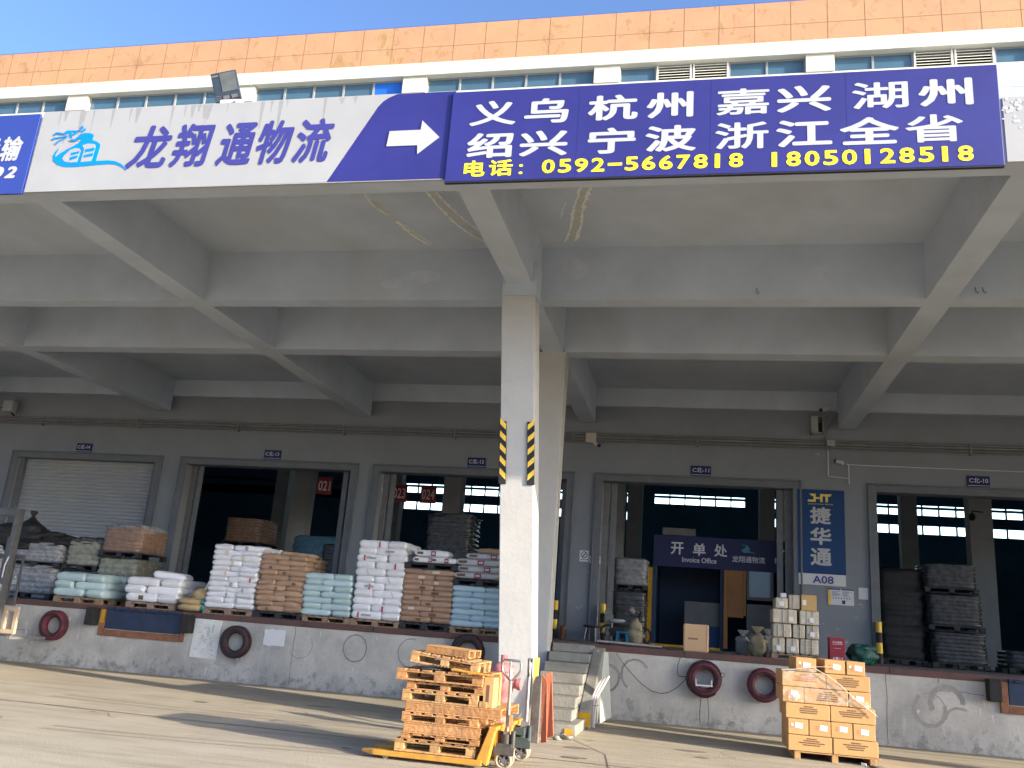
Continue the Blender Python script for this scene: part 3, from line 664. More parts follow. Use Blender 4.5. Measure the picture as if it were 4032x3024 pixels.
# ================================================================ STAIRS
st = thing('concrete_staircase', 'concrete steps with sloping kerb climbing to the dock beside the columns', 'stairs', (-2.1, 13.3, 0))
n_ = 8; rise = 1.235/n_; run_ = (16.65-13.35)/n_
for k in range(n_):
    y0 = 13.35+k*run_
    obj('step', MB().box(-2.46, -1.74 if k else -1.62, y0, 16.648, k*rise+(.001 if k else 0), (k+1)*rise-(.012 if k == n_-1 else 0)), M['step'], st, bevel=.012)
kb = MB().prism_x([(14.55, 0), (16.62, 0), (16.62, 1.19), (16.3, 1.19), (14.55, .26)], -1.738, -1.55)
obj('kerb', kb, M['step'], st, bevel=.02)
obj('yellow_paint', MB().box(-1.742, -1.548, 14.52, 14.545, .03, .24), M['yellow_trim'], st)
obj('yellow_paint', MB().box(-1.78, -1.66, 13.335, 13.347, .02, .1), M['yellow_trim'], st)

t = thing('added_shadow_sheets', 'unseen plywood sheets added behind the front column to cast a shadow', 'plywood', (-2.62, 13.7, 0))  # unseen stack, added to throw the wide ground shadow beside the stairs
for k in range(4):
    obj('sheet', MB().hexa([(-2.72+.05*k, 13.02, 0), (-2.68+.05*k, 13.02, 0), (-2.68+.05*k, 14.3, 0), (-2.72+.05*k, 14.3, 0), (-2.76+.045*k, 13.02, 1.82+.03*k), (-2.72+.045*k, 13.02, 1.82+.03*k), (-2.72+.045*k, 14.3, 1.82+.03*k), (-2.76+.045*k, 14.3, 1.82+.03*k)]), M['dark_board'], t, bevel=.004)
# ================================================================ SIGNS ON THE CANOPY
def nearer(p, y): k = y/9.2; return (p[0]*k, 1.45+(p[1]-1.45)*k)
cs = thing('company_sign', 'white and blue company sign with dragon logo, navy characters and arrow', 'sign', (-6, 9.19, 6.56))
curve = [(-4.55, 6.56), (-4.0, 7.585), (-3.94, 7.66), (-3.87, 7.71), (-3.76, 7.757)]
obj('white_panel', MB().prism_y([(-8.87, 6.555)]+curve+[(-8.85, 7.757)], 9.17, 9.198), M['white_fascia'], cs)
obj('blue_panel', MB().prism_y(curve[::-1][::-1][:1]+[(-3.0, 6.56), (-3.0, 7.757)]+curve[::-1][:-1], 9.172, 9.197), M['blue_sign'], cs)
obj('bottom_trim', MB().box(-8.87, -3.05, 9.165, 9.2, 6.545, 6.554), M['white_fascia'], cs)
q = MB(); random.seed(19)
for k in range(26):
    xx = random.uniform(-8.7, -4.1); L = random.uniform(.06, .5); ww = random.uniform(.008, .05); zt = 7.752
    if xx > -4.55: L = min(L, .1)
    q.quad((xx-ww, 9.1695-.00002*k, zt), (xx-ww*.2, 9.1695-.00002*k, zt-L), (xx+ww*.3, 9.1695-.00002*k, zt-L*.96), (xx+ww, 9.1695-.00002*k, zt))
obj('dirt_streaks', q, mat('sign_dirt_streak', (.265, .265, .262), .6, var=.06, scale=5), cs)
x = -7.43; t = MB()
for ch, (xa, xb, za, zb) in zip('龙翔通物流', [(-7.42, -6.80, 6.83, 7.47), (-6.78, -6.20, 6.83, 7.47), (-6.12, -5.60, 6.83, 7.45), (-5.57, -5.08, 6.83, 7.46), (-5.06, -4.54, 6.83, 7.46)]):
    t = merge(t, text_mesh('lettering', ch, xa, xb, za, zb, 9.1655, bold=.028, shear=.17))
obj('lettering', t, M['letter_navy'], cs)
LOGO_F= [[(-8.204, 7.391), (-8.143, 7.404), (-8.069, 7.401), (-8.0, 7.377), (-7.987, 7.34), (-8.002, 7.294), (-7.911, 7.259), (-7.86, 7.22), (-7.856, 7.179), (-7.873, 6.974), (-7.682, 6.977), (-7.575, 6.958), (-7.485, 6.919), (-7.416, 6.861), (-7.387, 6.82), (-7.476, 6.878), (-7.565, 6.912), (-7.67, 6.921), (-7.824, 6.916), (-8.029, 6.903), (-8.184, 6.896), (-8.344, 6.904), (-8.459, 6.945), (-8.526, 6.999), (-8.549, 7.072), (-8.526, 7.134), (-8.479, 7.194), (-8.513, 7.102), (-8.508, 7.05), (-8.446, 7.11), (-8.353, 7.168), (-8.259, 7.216), (-8.186, 7.265), (-8.169, 7.306), (-8.201, 7.334), (-8.262, 7.321), (-8.219, 7.366)], [(-8.46, 7.419), (-8.421, 7.454), (-8.227, 7.447), (-8.203, 7.433), (-8.343, 7.419), (-8.314, 7.339), (-8.35, 7.335), (-8.378, 7.41)]]

LOGO_H= [[(-8.394, 7.025), (-8.374, 7.076), (-8.298, 7.156), (-8.218, 7.178), (-8.157, 7.165), (-8.138, 7.128), (-8.158, 6.964), (-8.252, 6.963), (-8.352, 6.982)], [(-8.131, 7.211), (-8.053, 7.239), (-7.945, 7.224), (-7.922, 7.192), (-7.94, 6.972), (-8.1, 6.962), (-8.087, 7.157)]]

LOGO_B= [[(-8.276, 7.108), (-8.149, 7.129), (-8.151, 7.093), (-8.271, 7.067)], [(-8.276, 7.041), (-8.161, 7.067), (-8.162, 7.026), (-8.27, 6.994)], [(-8.065, 7.151), (-7.928, 7.172), (-7.928, 7.125), (-8.062, 7.105)], [(-8.066, 7.064), (-7.931, 7.094), (-7.934, 7.046), (-8.065, 7.028)], [(-8.232, 7.445), (-8.197, 7.475), (-8.213, 7.502), (-8.179, 7.514), (-8.169, 7.484), (-8.182, 7.459), (-8.214, 7.436)], [(-8.221, 7.421), (-8.163, 7.442), (-8.163, 7.465), (-8.132, 7.47), (-8.128, 7.44), (-8.153, 7.423)], [(-8.597, 7.386), (-8.6, 7.42), (-8.57, 7.431), (-8.403, 7.402), (-8.394, 7.384), (-8.559, 7.405), (-8.571, 7.387)], [(-8.608, 7.32), (-8.61, 7.352), (-8.577, 7.347), (-8.38, 7.373), (-8.374, 7.357), (-8.567, 7.328), (-8.582, 7.314)], [(-8.556, 7.258), (-8.514, 7.305), (-8.394, 7.342), (-8.392, 7.331), (-8.499, 7.287), (-8.519, 7.259), (-8.509, 7.242)], [(-8.442, 7.274), (-8.419, 7.29), (-8.422, 7.28)], [(-8.34, 7.314), (-8.259, 7.31), (-8.204, 7.323), (-8.183, 7.302), (-8.252, 7.279), (-8.317, 7.284)], [(-8.314, 7.407), (-8.253, 7.42), (-8.239, 7.403), (-8.285, 7.374)]]
lg = MB()
for pl in LOGO_F: lg.prism_y([p for p in pl][::-1], 9.1645, 9.1695)
lo_ = obj('dragon_logo', lg, M['logo_blue'], cs)
lw = MB()
for pl in LOGO_H: lw.prism_y(pl[::-1], 9.1615, 9.1641)
obj('logo_gap', lw, M['white_fascia'], lo_)
lb = MB()
for k, pl in enumerate(LOGO_B): lb.prism_y(pl[::-1], 9.1585-.0003*k, 9.161-.0003*k)
obj('logo_stroke', lb, M['logo_blue'], lo_)
obj('arrow', MB().prism_y([(-3.82, 7.02), (-3.42, 7.02), (-3.41, 6.90), (-3.15, 7.12), (-3.39, 7.36), (-3.40, 7.23), (-3.80, 7.23)], 9.162, 9.168), M['letter_white'], cs)

YS = 9.145
ds = thing('destination_sign', 'large blue sign listing city names in white with yellow telephone numbers', 'sign', (0, YS, 6.5))
(xa, za), (xb, zb) = nearer((-3.04, 6.53), YS), nearer((3.13, 7.76), YS)
obj('panel', MB().box(xa, xb, YS, 9.195, za, zb), M['blue_sign'], ds, bevel=.006)
obj('bottom_edge', MB().box(xa, xb, YS+.005, 9.195, za-.014, za-.001), M['black_plastic'], ds)
q = MB()
for xx in (-1.45, .08, 1.55): q.box(xx-.0025, xx+.0025, YS-.0012, YS-.0002, za+.004, zb-.004)
obj('sheet_seam', q, mat('sign_seam', (.024, .024, .14), .5), ds)
def sign_text(s, x0, x1, z0, z1, m_, bold):
    (a, c), (d, e) = nearer((x0, z0), YS), nearer((x1, z1), YS)
    return text_mesh('lettering', s, a, d, c, e, YS-.003, bold=bold)
t = MB()
for s, x0, x1 in (('义', -2.80, -2.22), ('乌', -2.12, -1.58), ('杭', -1.35, -.76), ('州', -.66, -.12), ('嘉', .14, .73), ('兴', .81, 1.40), ('湖', 1.62, 2.21), ('州', 2.31, 2.87)):
    t = merge(t, sign_text(s, x0, x1, 7.27, 7.61, None, .03 if s not in '嘉湖' else .018))
for s, x0, x1 in (('绍', -2.80, -2.23), ('兴', -2.15, -1.57), ('宁', -1.33, -.77), ('波', -.66, -.08), ('浙', .13, .72), ('江', .80, 1.40), ('全', 1.48, 2.10), ('省', 2.16, 2.75)):
    t = merge(t, sign_text(s, x0, x1, 6.83, 7.17, None, .03 if s not in '省浙' else .02))
obj('city_lettering', t, M['letter_white'], ds)
t = merge(sign_text('电', -2.81, -2.55, 6.585, 6.80, None, .03), sign_text('话', -2.50, -2.21, 6.585, 6.80, None, .03), sign_text(':', -2.135, -2.085, 6.60, 6.73, None, .0))
def digits(s, x0, x1, z0, z1, m_):
    r_ = MB(); n_ = len(s); wd = (x1-x0)/n_
    for k, ch in enumerate(s):
        a = x0+k*wd
        if ch == '-': r_ = merge(r_, sign_text('-', a+wd*.05, a+wd*.9, (z0+z1)/2-.018, (z0+z1)/2+.018, None, .0)); continue
        if ch == '1': r_ = merge(r_, sign_text('1', a+wd*.26, a+wd*.56, z0, z1, None, .02)); continue
        r_ = merge(r_, sign_text(ch, a+wd*.06, a+wd*.86, z0, z1, None, .028))
    return r_
t = merge(t, digits('0592-5667818', -1.87, .47, 6.60, 6.78, None), digits('18050128518', .70, 2.86, 6.59, 6.775, None))
obj('phone_lettering', t, M['letter_yellow'], ds)

ls = thing('neighbour_sign', 'bright blue sign cut by the left edge of the photo', 'sign', (-11, 9.15, 6.55))
obj('panel', MB().prism_y([(-16.5, 6.53), (-8.91, 6.53), (-8.905, 7.735), (-16.5, 7.735)], 9.168, 9.199), M['blue_sign2'], ls)
t = merge(text_mesh('lettering', '运', -9.86, -9.42, 7.02, 7.38, 9.163, .03, .15), text_mesh('lettering', '输', -9.40, -8.98-.08, 7.02, 7.40, 9.163, .03, .15), text_mesh('lettering', '0', -9.46, -9.26, 6.76, 6.94, 9.163, .05, .2), text_mesh('lettering', '2', -9.24, -9.06, 6.76, 6.94, 9.163, .05, .2))
obj('lettering', t, M['letter_white'], ls)

rp = thing('blank_fascia_panel', 'bare white fascia panel with white splash stains right of the big sign', 'panel', (6, 9.2, 6.56))
obj('panel', MB().box(3.15, 14, 9.176, 9.199, 6.555, 7.33), M['white_fascia'], rp)
b = MB(); random.seed(4)
for k in range(70):
    a = random.uniform(0, 6.28); rr = random.gauss(.20, .04)
    xx = 3.42+rr*math.cos(a); zz = 7.13+rr*.8*math.sin(a)
    if k > 45: xx = random.uniform(3.16, 3.6); zz = random.gauss(7.22, .05)
    s_ = random.uniform(.008, .028); n_ = 7
    b.add([(xx+s_*math.cos(6.28*i/n_)*random.uniform(.6, 1.2), 9.174-.00003*k, zz+s_*math.sin(6.28*i/n_)*random.uniform(.6, 1.2)) for i in range(n_)], [tuple(range(n_))])
obj('splash_stain', b, M['letter_white'], rp)

# ---- flood lamp on the canopy edge
fl = thing('flood_lamp', 'dark floodlight leaning on a bracket above the white sign', 'floodlight', (-6.05, 9.32, 7.72))
mx = Matrix.Translation((-6.24, 9.28, 8.09)) @ Matrix.Rotation(R(-17), 4, 'Y') @ Matrix.Rotation(R(8), 4, 'X') @ Matrix.Rotation(R(12), 4, 'Z')
q = MB(); q.box(-.17, .17, .0, .05, -.22, .22, mx)
q.hexa([tuple(mx @ Vector(p)) for p in [(-.15, .05, -.20), (.15, .05, -.20), (.15, .05, .20), (-.15, .05, .20), (-.10, .16, -.12), (.10, .16, -.12), (.10, .16, .12), (-.10, .16, .12)]])
obj('casing', q, M['lamp_body'], fl, bevel=.012)
q = MB(); q.box(-.055, .15, -.006, -.001, -.08, .195, mx); obj('lens', q, M['lamp_glass'], fl)
q = MB(); q.box(-.16, -.075, -.012, -.001, .15, .175, mx)
for k in range(3): q.box(-.16, -.09, -.01, -.001, -.20+k*.03, -.19+k*.03, mx)
q.box(-.06, .02, -.01, -.001, -.19, -.14, mx); q.box(.05, .13, -.01, -.001, -.19, -.14, mx); obj('trim_strip', q, M['hub_grey'], fl)
q = MB(); q.box(-6.26, -5.97, 9.24, 9.36, 7.70, 7.86); q.cyl((-5.99, 9.32, 7.76), (-5.96, 9.3, 7.97), .02, 8); obj('bracket', q, M['camera_white'], fl, bevel=.01)
obj('cable', MB().tube([(-6.02, 9.22, 7.80), (-6.05, 9.2, 7.77), (-6.08, 9.2, 7.73), (-6.09, 9.22, 7.70)], .014, 6), M['cable'], fl)

# ---- corner guards on the front column
def guard(xt, xb, right_):
    t = thing('corner_guard', 'black and yellow striped corner guard on the %s edge of the front column' % ('right' if right_ else 'left'), 'corner guard', ((xt+xb)/2, 12.44, 3.42), group='striped corner guards')
    z0, z1 = 3.42, 4.35; wd = .11
    def xx(z): return xb+(xt-xb)*(z-z0)/(z1-z0)
    q = MB(); q.hexa([(xx(z0), 12.425, z0), (xx(z0)+wd, 12.425, z0), (xx(z0)+wd, 12.448, z0), (xx(z0), 12.448, z0), (xx(z1), 12.425, z1), (xx(z1)+wd, 12.425, z1), (xx(z1)+wd, 12.448, z1), (xx(z1), 12.448, z1)])
    obj('strip', q, M['haz_black'], t, bevel=.004)
    q = MB()
    for k in range(5):
        z = z0+.06+k*.185; a, c = (z, z+.09) if right_ else (z+.09, z)
        q.quad((xx(z)+.008, 12.4225, a), (xx(z)+wd-.008, 12.4225, c), (xx(z)+wd-.008, 12.4225, c+.085), (xx(z)+.008, 12.4225, a+.085))
    obj('stripe', q, M['haz_yellow'], t)
guard(-2.875, -2.815, False); guard(-2.455, -2.395, True)

# ---- plates over the doors, wall notices
for num, px, lab in (('14', -17.1, 'over the closed shutter'), ('13', -11.28, 'over the door with the red 021 placard'), ('12', -5.57, 'left of the front column'), ('11', .09, 'over the invoice office door'), ('10', 6.34, 'over the rightmost door')):
    t = thing('door_number_plate', 'small blue plate reading C北-%s %s' % (num, lab), 'sign', (px, 21.86, 5.3), group='blue door number plates')
    obj('plate', MB().box(px-.24, px+.24, 21.855, 21.895, 5.315, 5.565), M['plate_blue'], t, bevel=.004)
    q = text_mesh('lettering', 'C北-'+num, px-.2, px+.2, 5.40, 5.52, 21.852, bold=.012); q.box(px-.23, px+.23, 21.85, 21.854, 5.335, 5.345)
    obj('lettering', q, M['letter_grey'], t)
jb = thing('vertical_company_board', 'tall blue board with gold logo, white characters and A08 panel', 'sign', (2.88, 21.85, 2.87))
obj('board', MB().box(2.34, 3.40, 21.84, 21.897, 3.135, 5.09), M['jht_blue'], jb, bevel=.006)
obj('number_panel', MB().box(2.35, 3.39, 21.842, 21.897, 2.875, 3.132), M['paper_grey'], jb, bevel=.004)
obj('number_lettering', text_mesh('lettering', 'A08', 2.66, 3.12, 2.915, 3.09, 21.838, bold=.02), M['letter_navy'], jb)
t = MB()
for ch, z in (('捷', 4.28), ('华', 3.80), ('通', 3.32)): t = merge(t, text_mesh('lettering', ch, 2.62, 3.09, z-.0, z+.40, 21.836, bold=.03))
obj('lettering', t, M['letter_white'], jb)
def jht(mb, x0, x1, z0, z1, y):
    sx = (x1-x0)/10; sz = (z1-z0)/4; f_ = lambda pts: [(x0+a*sx, z0+c*sz) for a, c in pts]
    for k, pl in enumerate(([(0, .2), (1, 0), (3.4, 0), (3.4, 4), (.8, 4), (1.8, 2.9), (2.5, 2.9), (2.5, 1), (.3, 1)], [(3.4, 1.5), (5.2, 1.5), (5.2, 2.4), (3.4, 2.4)], [(5.2, 0), (6.2, 0), (6.2, 2.9), (7.4, 2.9), (7.4, 0), (8.4, 0), (8.4, 2.9), (9.3, 2.9), (10, 4), (5.2, 4)])):
        mb.prism_y(f_(pl), y-.004-.0004*k, y)
    return mb
obj('logo', jht(MB(), 2.57, 3.12, 4.80, 4.99, 21.838), M['gold'], jb)
obj('small_print', text_mesh('lettering', 'JIEHUATONG 捷华通', 2.58, 3.14, 4.73, 4.765, 21.838, 0), M['gold'], jb)

def notice(name, x0, x1, z0, z1, m_, lab, cat, y=21.885, tilt=0):
    t = thing(name, lab, cat, ((x0+x1)/2, y, z0)); mx_ = Matrix.Translation(((x0+x1)/2, y, (z0+z1)/2)) @ Matrix.Rotation(R(tilt), 4, 'Y')
    a, c = (x1-x0)/2, (z1-z0)/2; obj('sheet', MB().box(-a, a, 0, .008, -c, c, mx_), m_, t); return t
t = notice('no_smoking_sign', -2.78, -2.56, 3.09, 3.36, M['sticker'], 'white no smoking notice on the wall right of the columns', 'sign')
q = MB(); ring_mark(q, -2.67, 3.255, .062, .078, 21.882); q.quad((-2.725, 21.881, 3.205), (-2.712, 21.881, 3.192), (-2.615, 21.881, 3.305), (-2.628, 21.881, 3.318)); q.box(-2.70, -2.64, 21.88, 21.883, 3.245, 3.258)
obj('symbol', q, M['letter_black'], t)
q = MB()
for k in range(4): q.box(-2.75+.05*k, -2.72+.05*k, 21.88, 21.884, 3.13, 3.15)
obj('caption_marks', q, M['letter_black'], t)
t = notice('small_wall_label', -2.54, -2.26, 3.06, 3.24, M['sticker'], 'white label strip beside the no smoking notice', 'notice')
q = MB()
for k in range(4): q.box(-2.5+.06*k, -2.46+.06*k, 21.88, 21.884, 3.15, 3.18)
obj('caption_marks', q, M['greymark'], t)
t = notice('safety_poster', 3.0, 3.56, 2.46, 2.82, M['sticker'], 'wide yellow and white information poster under the tall blue board', 'poster')
obj('yellow_margin', MB().box(3.0, 3.06, 21.88, 21.884, 2.46, 2.79), M['haz_yellow'], t)
q = MB(); q.box(3.0, 3.27, 21.8795, 21.884, 2.795, 2.82); q.box(3.29, 3.56, 21.8795, 21.884, 2.795, 2.82)
for k in range(6):
    for x0 in (3.08, 3.31): q.box(x0, x0+random.uniform(.1, .2), 21.88, 21.884, 2.76-.02*k, 2.767-.02*k)
obj('text_lines', q, M['letter_navy'], t)
obj('blue_square', MB().box(3.30, 3.37, 21.88, 21.884, 2.49, 2.57), M['jht_blue'], t)
q = MB()
for k in range(7): q.box(3.1+.06*k, 3.12+.06*k, 21.88, 21.884, 2.60, 2.63)
obj('pictograms', q, M['letter_black'], t)
notice('paper_sheet', 3.66, 3.87, 2.62, 2.88, M['paper_grey'], 'blank white paper taped right of the safety poster', 'paper')
notice('paper_sheet', -14.12, -13.96, 2.94, 3.2, M['paper_grey'], 'blank grey paper on the pier right of the closed shutter', 'paper', tilt=-3)
b = MB(); random.seed(8)
for xx, zz, n_ in ((-2.55, 2.85, 7), (-2.72, 2.0, 5), (-2.5, 1.93, 5), (2.85, 5.95, 6), (3.7, 2.5, 4), (3.2, 1.9, 4), (3.45, 1.65, 5), (2.75, 2.0, 3), (3.6, 2.2, 4)):
    for k in range(n_):
        a, c = xx+random.gauss(0, .05), zz+random.gauss(0, .035); s_ = random.uniform(.006, .02)
        b.quad((a-s_, 21.8965-.0001*k, c-s_*.4), (a+s_, 21.8965-.0001*k, c-s_*.3), (a+s_*.8, 21.8965-.0001*k, c+s_*.4), (a-s_, 21.8965-.0001*k, c+s_*.5))
obj('chipped_paint', b, M['scrape'], wh)

# red numbered placards hanging inside
for s, px, py, z, lab in (('021', -11.05, 25, 5.12, 'red placard reading 021 in the door left of the column'), ('023', -8.65, 25, 5.0, 'red placard reading 23, half hidden by the door jamb'), ('024', -7.75, 25, 5.0, 'red placard reading 024 in front of bright rear windows')):
    t = thing('hanging_placard', lab, 'placard', (px, py, z), group='red hanging number placards')
    obj('plate', MB().box(px-.24, px+.24, py, py+.012, z-.26, z+.26), M['fire_red'], t)
    obj('lettering', text_mesh('lettering', s, px-.19, px+.19, z-.15, z+.15, py-.003, bold=.012), M['letter_grey'], t)
    obj('hanging_wire', MB().cyl((px-.2, py+.006, z+.26), (px-.2, py+.006, 9.6), .006, 5).cyl((px+.2, py+.006, z+.26), (px+.2, py+.006, 9.6), .006, 5), M['cable'], t)

# ---- conduits, cameras, boxes on the wall
b = MB()
for k, (dz, r_) in enumerate(((.06, .022), (0, .03), (-.07, .022), (-.12, .014))):
    b.tube([(-32, 21.82, 6.19+dz), (-12, 21.82, 6.21+dz), (2, 21.82, 6.2+dz), (52, 21.82, 6.2+dz)], r_, 7)
x = -31
while x < 52: b.box(x-.02, x+.02, 21.78, 21.9, 6.04, 6.30); x += 3.1
solo('conduit_run', b, M['conduit'], 'bundle of grey conduits running along the whole wall under the canopy', 'conduit')
b = MB(); b.tube([(3.06, 21.86, 6.15), (3.05, 21.86, 5.44), (3.07, 21.86, 5.42), (3.52, 21.86, 5.39)], .012, 6)
b.tube([(3.52, 21.86, 5.72), (3.52, 21.86, 5.25)], .012, 6); b.tube([(3.45, 21.86, 5.74), (3.52, 21.86, 5.72), (5, 21.86, 5.71), (7.3, 21.86, 5.70), (12, 21.86, 5.7)], .012, 6)
solo('white_wire_duct', b, M['wire_white'], 'thin white cable duct stepping along the wall over the right doors', 'wire')
t = thing('junction_box', 'pinkish beige box on the wall right of the columns', 'box', (-2.64, 21.8, 6.03))
obj('cover', MB().box(-2.77, -2.50, 21.74, 21.88, 6.04, 6.29), M['box_pink'], t, bevel=.012)
t = thing('junction_box', 'small square grey box where the white wire leaves the conduits', 'box', (3.12, 21.8, 6.13))
obj('cover', MB().box(3.02, 3.21, 21.74, 21.88, 6.14, 6.29), M['box_grey'], t, bevel=.012)
def cctv(name, lab, c, az, el, arm):
    t = thing(name, lab, 'camera', c, group='wall security cameras'); c = Vector(c)
    d = Vector((math.cos(az)*math.cos(el), math.sin(az)*math.cos(el), math.sin(el)))
    obj('camera_body', MB().cyl(c-d*.09, c+d*.09, .042, 12), M['camera_white'], t)
    obj('lens_hood', MB().cyl(c+d*.09, c+d*.13, .046, 12), M['black_plastic'], t)
    obj('arm', MB().tube([c-d*.05]+[Vector(p) for p in arm], .012, 6), M['conduit'], t)
cctv('security_camera', 'white bullet camera on a long arm above the open metal cabinet', (2.96, 21.5, 6.98), R(200), R(-20), [(3.1, 21.55, 6.93), (3.28, 21.7, 6.93), (3.05, 21.85, 6.55), (2.98, 21.88, 6.3)])
cctv('security_camera', 'small camera below the pinkish box right of the columns', (-2.48, 21.65, 5.98), R(-40), R(-25), [(-2.5, 21.75, 6.05), (-2.5, 21.88, 6.12)])
cctv('security_camera', 'small white camera over the tall blue board', (3.30, 21.68, 5.74), R(150), R(20), [(3.38, 21.75, 5.74), (3.46, 21.88, 5.74)])
t = thing('security_camera', 'dark dome camera on the inner pillar in the rightmost door', 'camera', (8.4, 29.7, 5.6), group='wall security cameras')
obj('arm', MB().tube([(8.75, 29.98, 5.95), (8.4, 29.8, 5.95), (8.38, 29.7, 5.85)], .02, 6), M['black_plastic'], t)
obj('camera_body', MB().blob((8.36, 29.7, 5.75), .1, .1, .12), M['black_plastic'], t)
t = thing('open_metal_cabinet', 'open grey cabinet box on the conduits beside a long armed camera', 'cabinet', (2.78, 21.75, 6.42))
q = MB(); q.box(2.66, 2.93, 21.86, 21.89, 6.42, 6.83); q.box(2.66, 2.675, 21.6, 21.86, 6.42, 6.83); q.box(2.915, 2.93, 21.6, 21.86, 6.42, 6.83); q.box(2.66, 2.93, 21.6, 21.86, 6.42, 6.435); q.box(2.66, 2.93, 21.6, 21.86, 6.815, 6.83)
obj('cabinet_shell', q, M['box_grey'], t)
obj('cabinet_door', MB().hexa([(2.655, 21.6, 6.43), (2.80, 21.53, 6.43), (2.80, 21.545, 6.43), (2.655, 21.615, 6.43), (2.655, 21.6, 6.82), (2.80, 21.53, 6.82), (2.80, 21.545, 6.82), (2.655, 21.615, 6.82)]), M['box_grey'], t)
obj('wiring', MB().box(2.70, 2.9, 21.75, 21.85, 6.45, 6.7), M['black_plastic'], t)
t = thing('wall_lamp', 'small square wall lamp above the conduits at the far left', 'lamp', (-19.6, 21.6, 6.28))
obj('lamp_head', MB().box(-19.78, -19.45, 21.5, 21.72, 6.36, 6.68), M['box_grey'], t, bevel=.02)
obj('bracket', MB().tube([(-19.7, 21.6, 6.4), (-19.95, 21.75, 6.5), (-20.2, 21.89, 6.55)], .02, 6).tube([(-19.6, 21.65, 6.4), (-19.6, 21.88, 6.25)], .025, 6), M['black_plastic'], t)
# ================================================================ SACKS, PALLETS, STACKS
def sack_surf(L, W, H, u, v, seed, amp=1.):
    """u -1..1 along the sack, v angle around it"""
    e = 4.4; s_ = abs(u)
    prof = (1-s_**8)**.36 if s_ < 1 else 0
    hw = W/2*(.86+.14*prof) if s_ < 1 else W/2*.84; hh = H/2*max(.10, prof)
    c, s2 = math.cos(v), math.sin(v)
    y = hw*math.copysign(abs(c)**(2/e), c); z = hh*math.copysign(abs(s2)**(2/e), s2)
    n_ = mnoise.noise(Vector((u*3.1*L+seed*5.7, y*9, z*9+seed)))+.5*mnoise.noise(Vector((u*9+seed, y*22, z*22)))
    k = amp*.045*n_
    return Vector((u*L/2*(1-.0*prof), y*(1+k*.5), H/2+z*(1+k)+amp*.006*n_))
def sack_mesh(name, L, W, H, mats, seed, nu=16, nv=16, amp=1.):
    P = []; F = []
    for i in range(nu+1):
        u = -1+2*i/nu; u = math.copysign(abs(u)**.75, u)
        for j in range(nv): P.append(sack_surf(L, W, H, u, 2*math.pi*j/nv, seed, amp))
    for i in range(nu):
        for j in range(nv): F.append((i*nv+j, i*nv+(j+1) % nv, (i+1)*nv+(j+1) % nv, (i+1)*nv+j))
    b = MB(); b.add(P, F, True); b.add(P[:nv], [tuple(range(nv))[::-1]]); b.add(P[-nv:], [tuple(range(nv))])
    me = b.mesh(name); me.materials.append(mats); return me
def sack_mark(L, W, H, u0, u1, seed, slant=0., a0=.35, a1=-.45):
    """a printed patch hugging the front (-Y) side of a sack"""
    b = MB(); n_ = 4; m_ = 5; P = []
    for j in range(m_+1):
        ang = math.pi+(a0+(a1-a0)*j/m_)*-1
        for i in range(n_+1):
            u = u0+(u1-u0)*i/n_+slant*j/m_
            p = sack_surf(L, W, H, u, ang, seed); p.y -= .010; 
            P.append(p)
    b.add([(p.y*0+p.x, p.y, p.z) for p in P], [(j*(n_+1)+i, j*(n_+1)+i+1, (j+1)*(n_+1)+i+1, (j+1)*(n_+1)+i) for j in range(m_) for i in range(n_)], True)
    return b
PAL = {}
def pallet_parts(key, w_, d_, h_, style):
    """local meshes: origin bottom front-left corner"""
    if key in PAL: return PAL[key]
    dk_ = MB(); t = h_*.16
    if style == 'block':                             # boards run front to back on three cross boards
        n_ = 7; bw = w_/(n_+(n_-1)*.45)
        for k in range(n_): x = k*bw*1.45; dk_.box(x, x+bw, -.004*(k % 3), d_+.003*(k % 2), h_-t*.9, h_)
        for y in (0, d_/2-.05, d_-.1): dk_.box(.002, w_-.002, y, y+.1, h_-t*1.9, h_-t*.9-.0005)
    else:
        n_ = 6; bw = d_/(n_+(n_-1)*.35)
        for k in range(n_): y = k*bw*1.35; dk_.box(0, w_, y, min(d_, y+bw), h_-t, h_)
    bl = []
    if style == 'stringer':
        for y in (0, d_/2-.02, d_-.04): bl.append(MB().box(.0, w_, y, y+.04, t, h_-t-.001))
    else:
        bw2 = w_*.12
        for x in (0, w_/2-bw2/2, w_-bw2):
            if style == 'legs': bl.append(MB().box(x, x+bw2*.6, 0, d_, 0, h_-t-.001))
            else:
                for y in (0, d_/2-.06, d_-.12): bl.append(MB().box(x, x+bw2, y+.002, y+.12, t, h_-t*1.9-.001))
    bt = MB()
    for y in ((0, d_/2-.05, d_-.1) if style != 'legs' else ()): bt.box(0, w_, y, y+.1, 0, t-.001)
    PAL[key] = (dk_, bl, bt); return PAL[key]
def pallet(lab, x, y, z, w_, d_, h_, style, m_, group=None, rz=0., tilt=None, m2=None, seed=0):
    t = thing('pallet', lab, 'pallet', (x, y, z), rz, group)
    if tilt: t.rotation_euler = (tilt[0], tilt[1], rz)
    dk_, bl, bt = pallet_parts((w_, d_, h_, style), w_, d_, h_, style)
    random.seed(seed)
    obj('deck', dk_.mesh('deck'), m_, t, bevel=.004)
    for q in bl: obj('stringer' if style in ('stringer', 'legs') else 'block', q.mesh('block'), m2 or m_, t, bevel=.004)
    if bt.v: obj('bottom_board', bt.mesh('bottom_board'), m2 or m_, t, bevel=.004)
    return t
ORD = ['bottom', 'second', 'third', 'fourth', 'fifth', 'sixth', 'seventh', 'eighth', 'ninth', 'tenth', 'eleventh', 'twelfth', 'thirteenth']
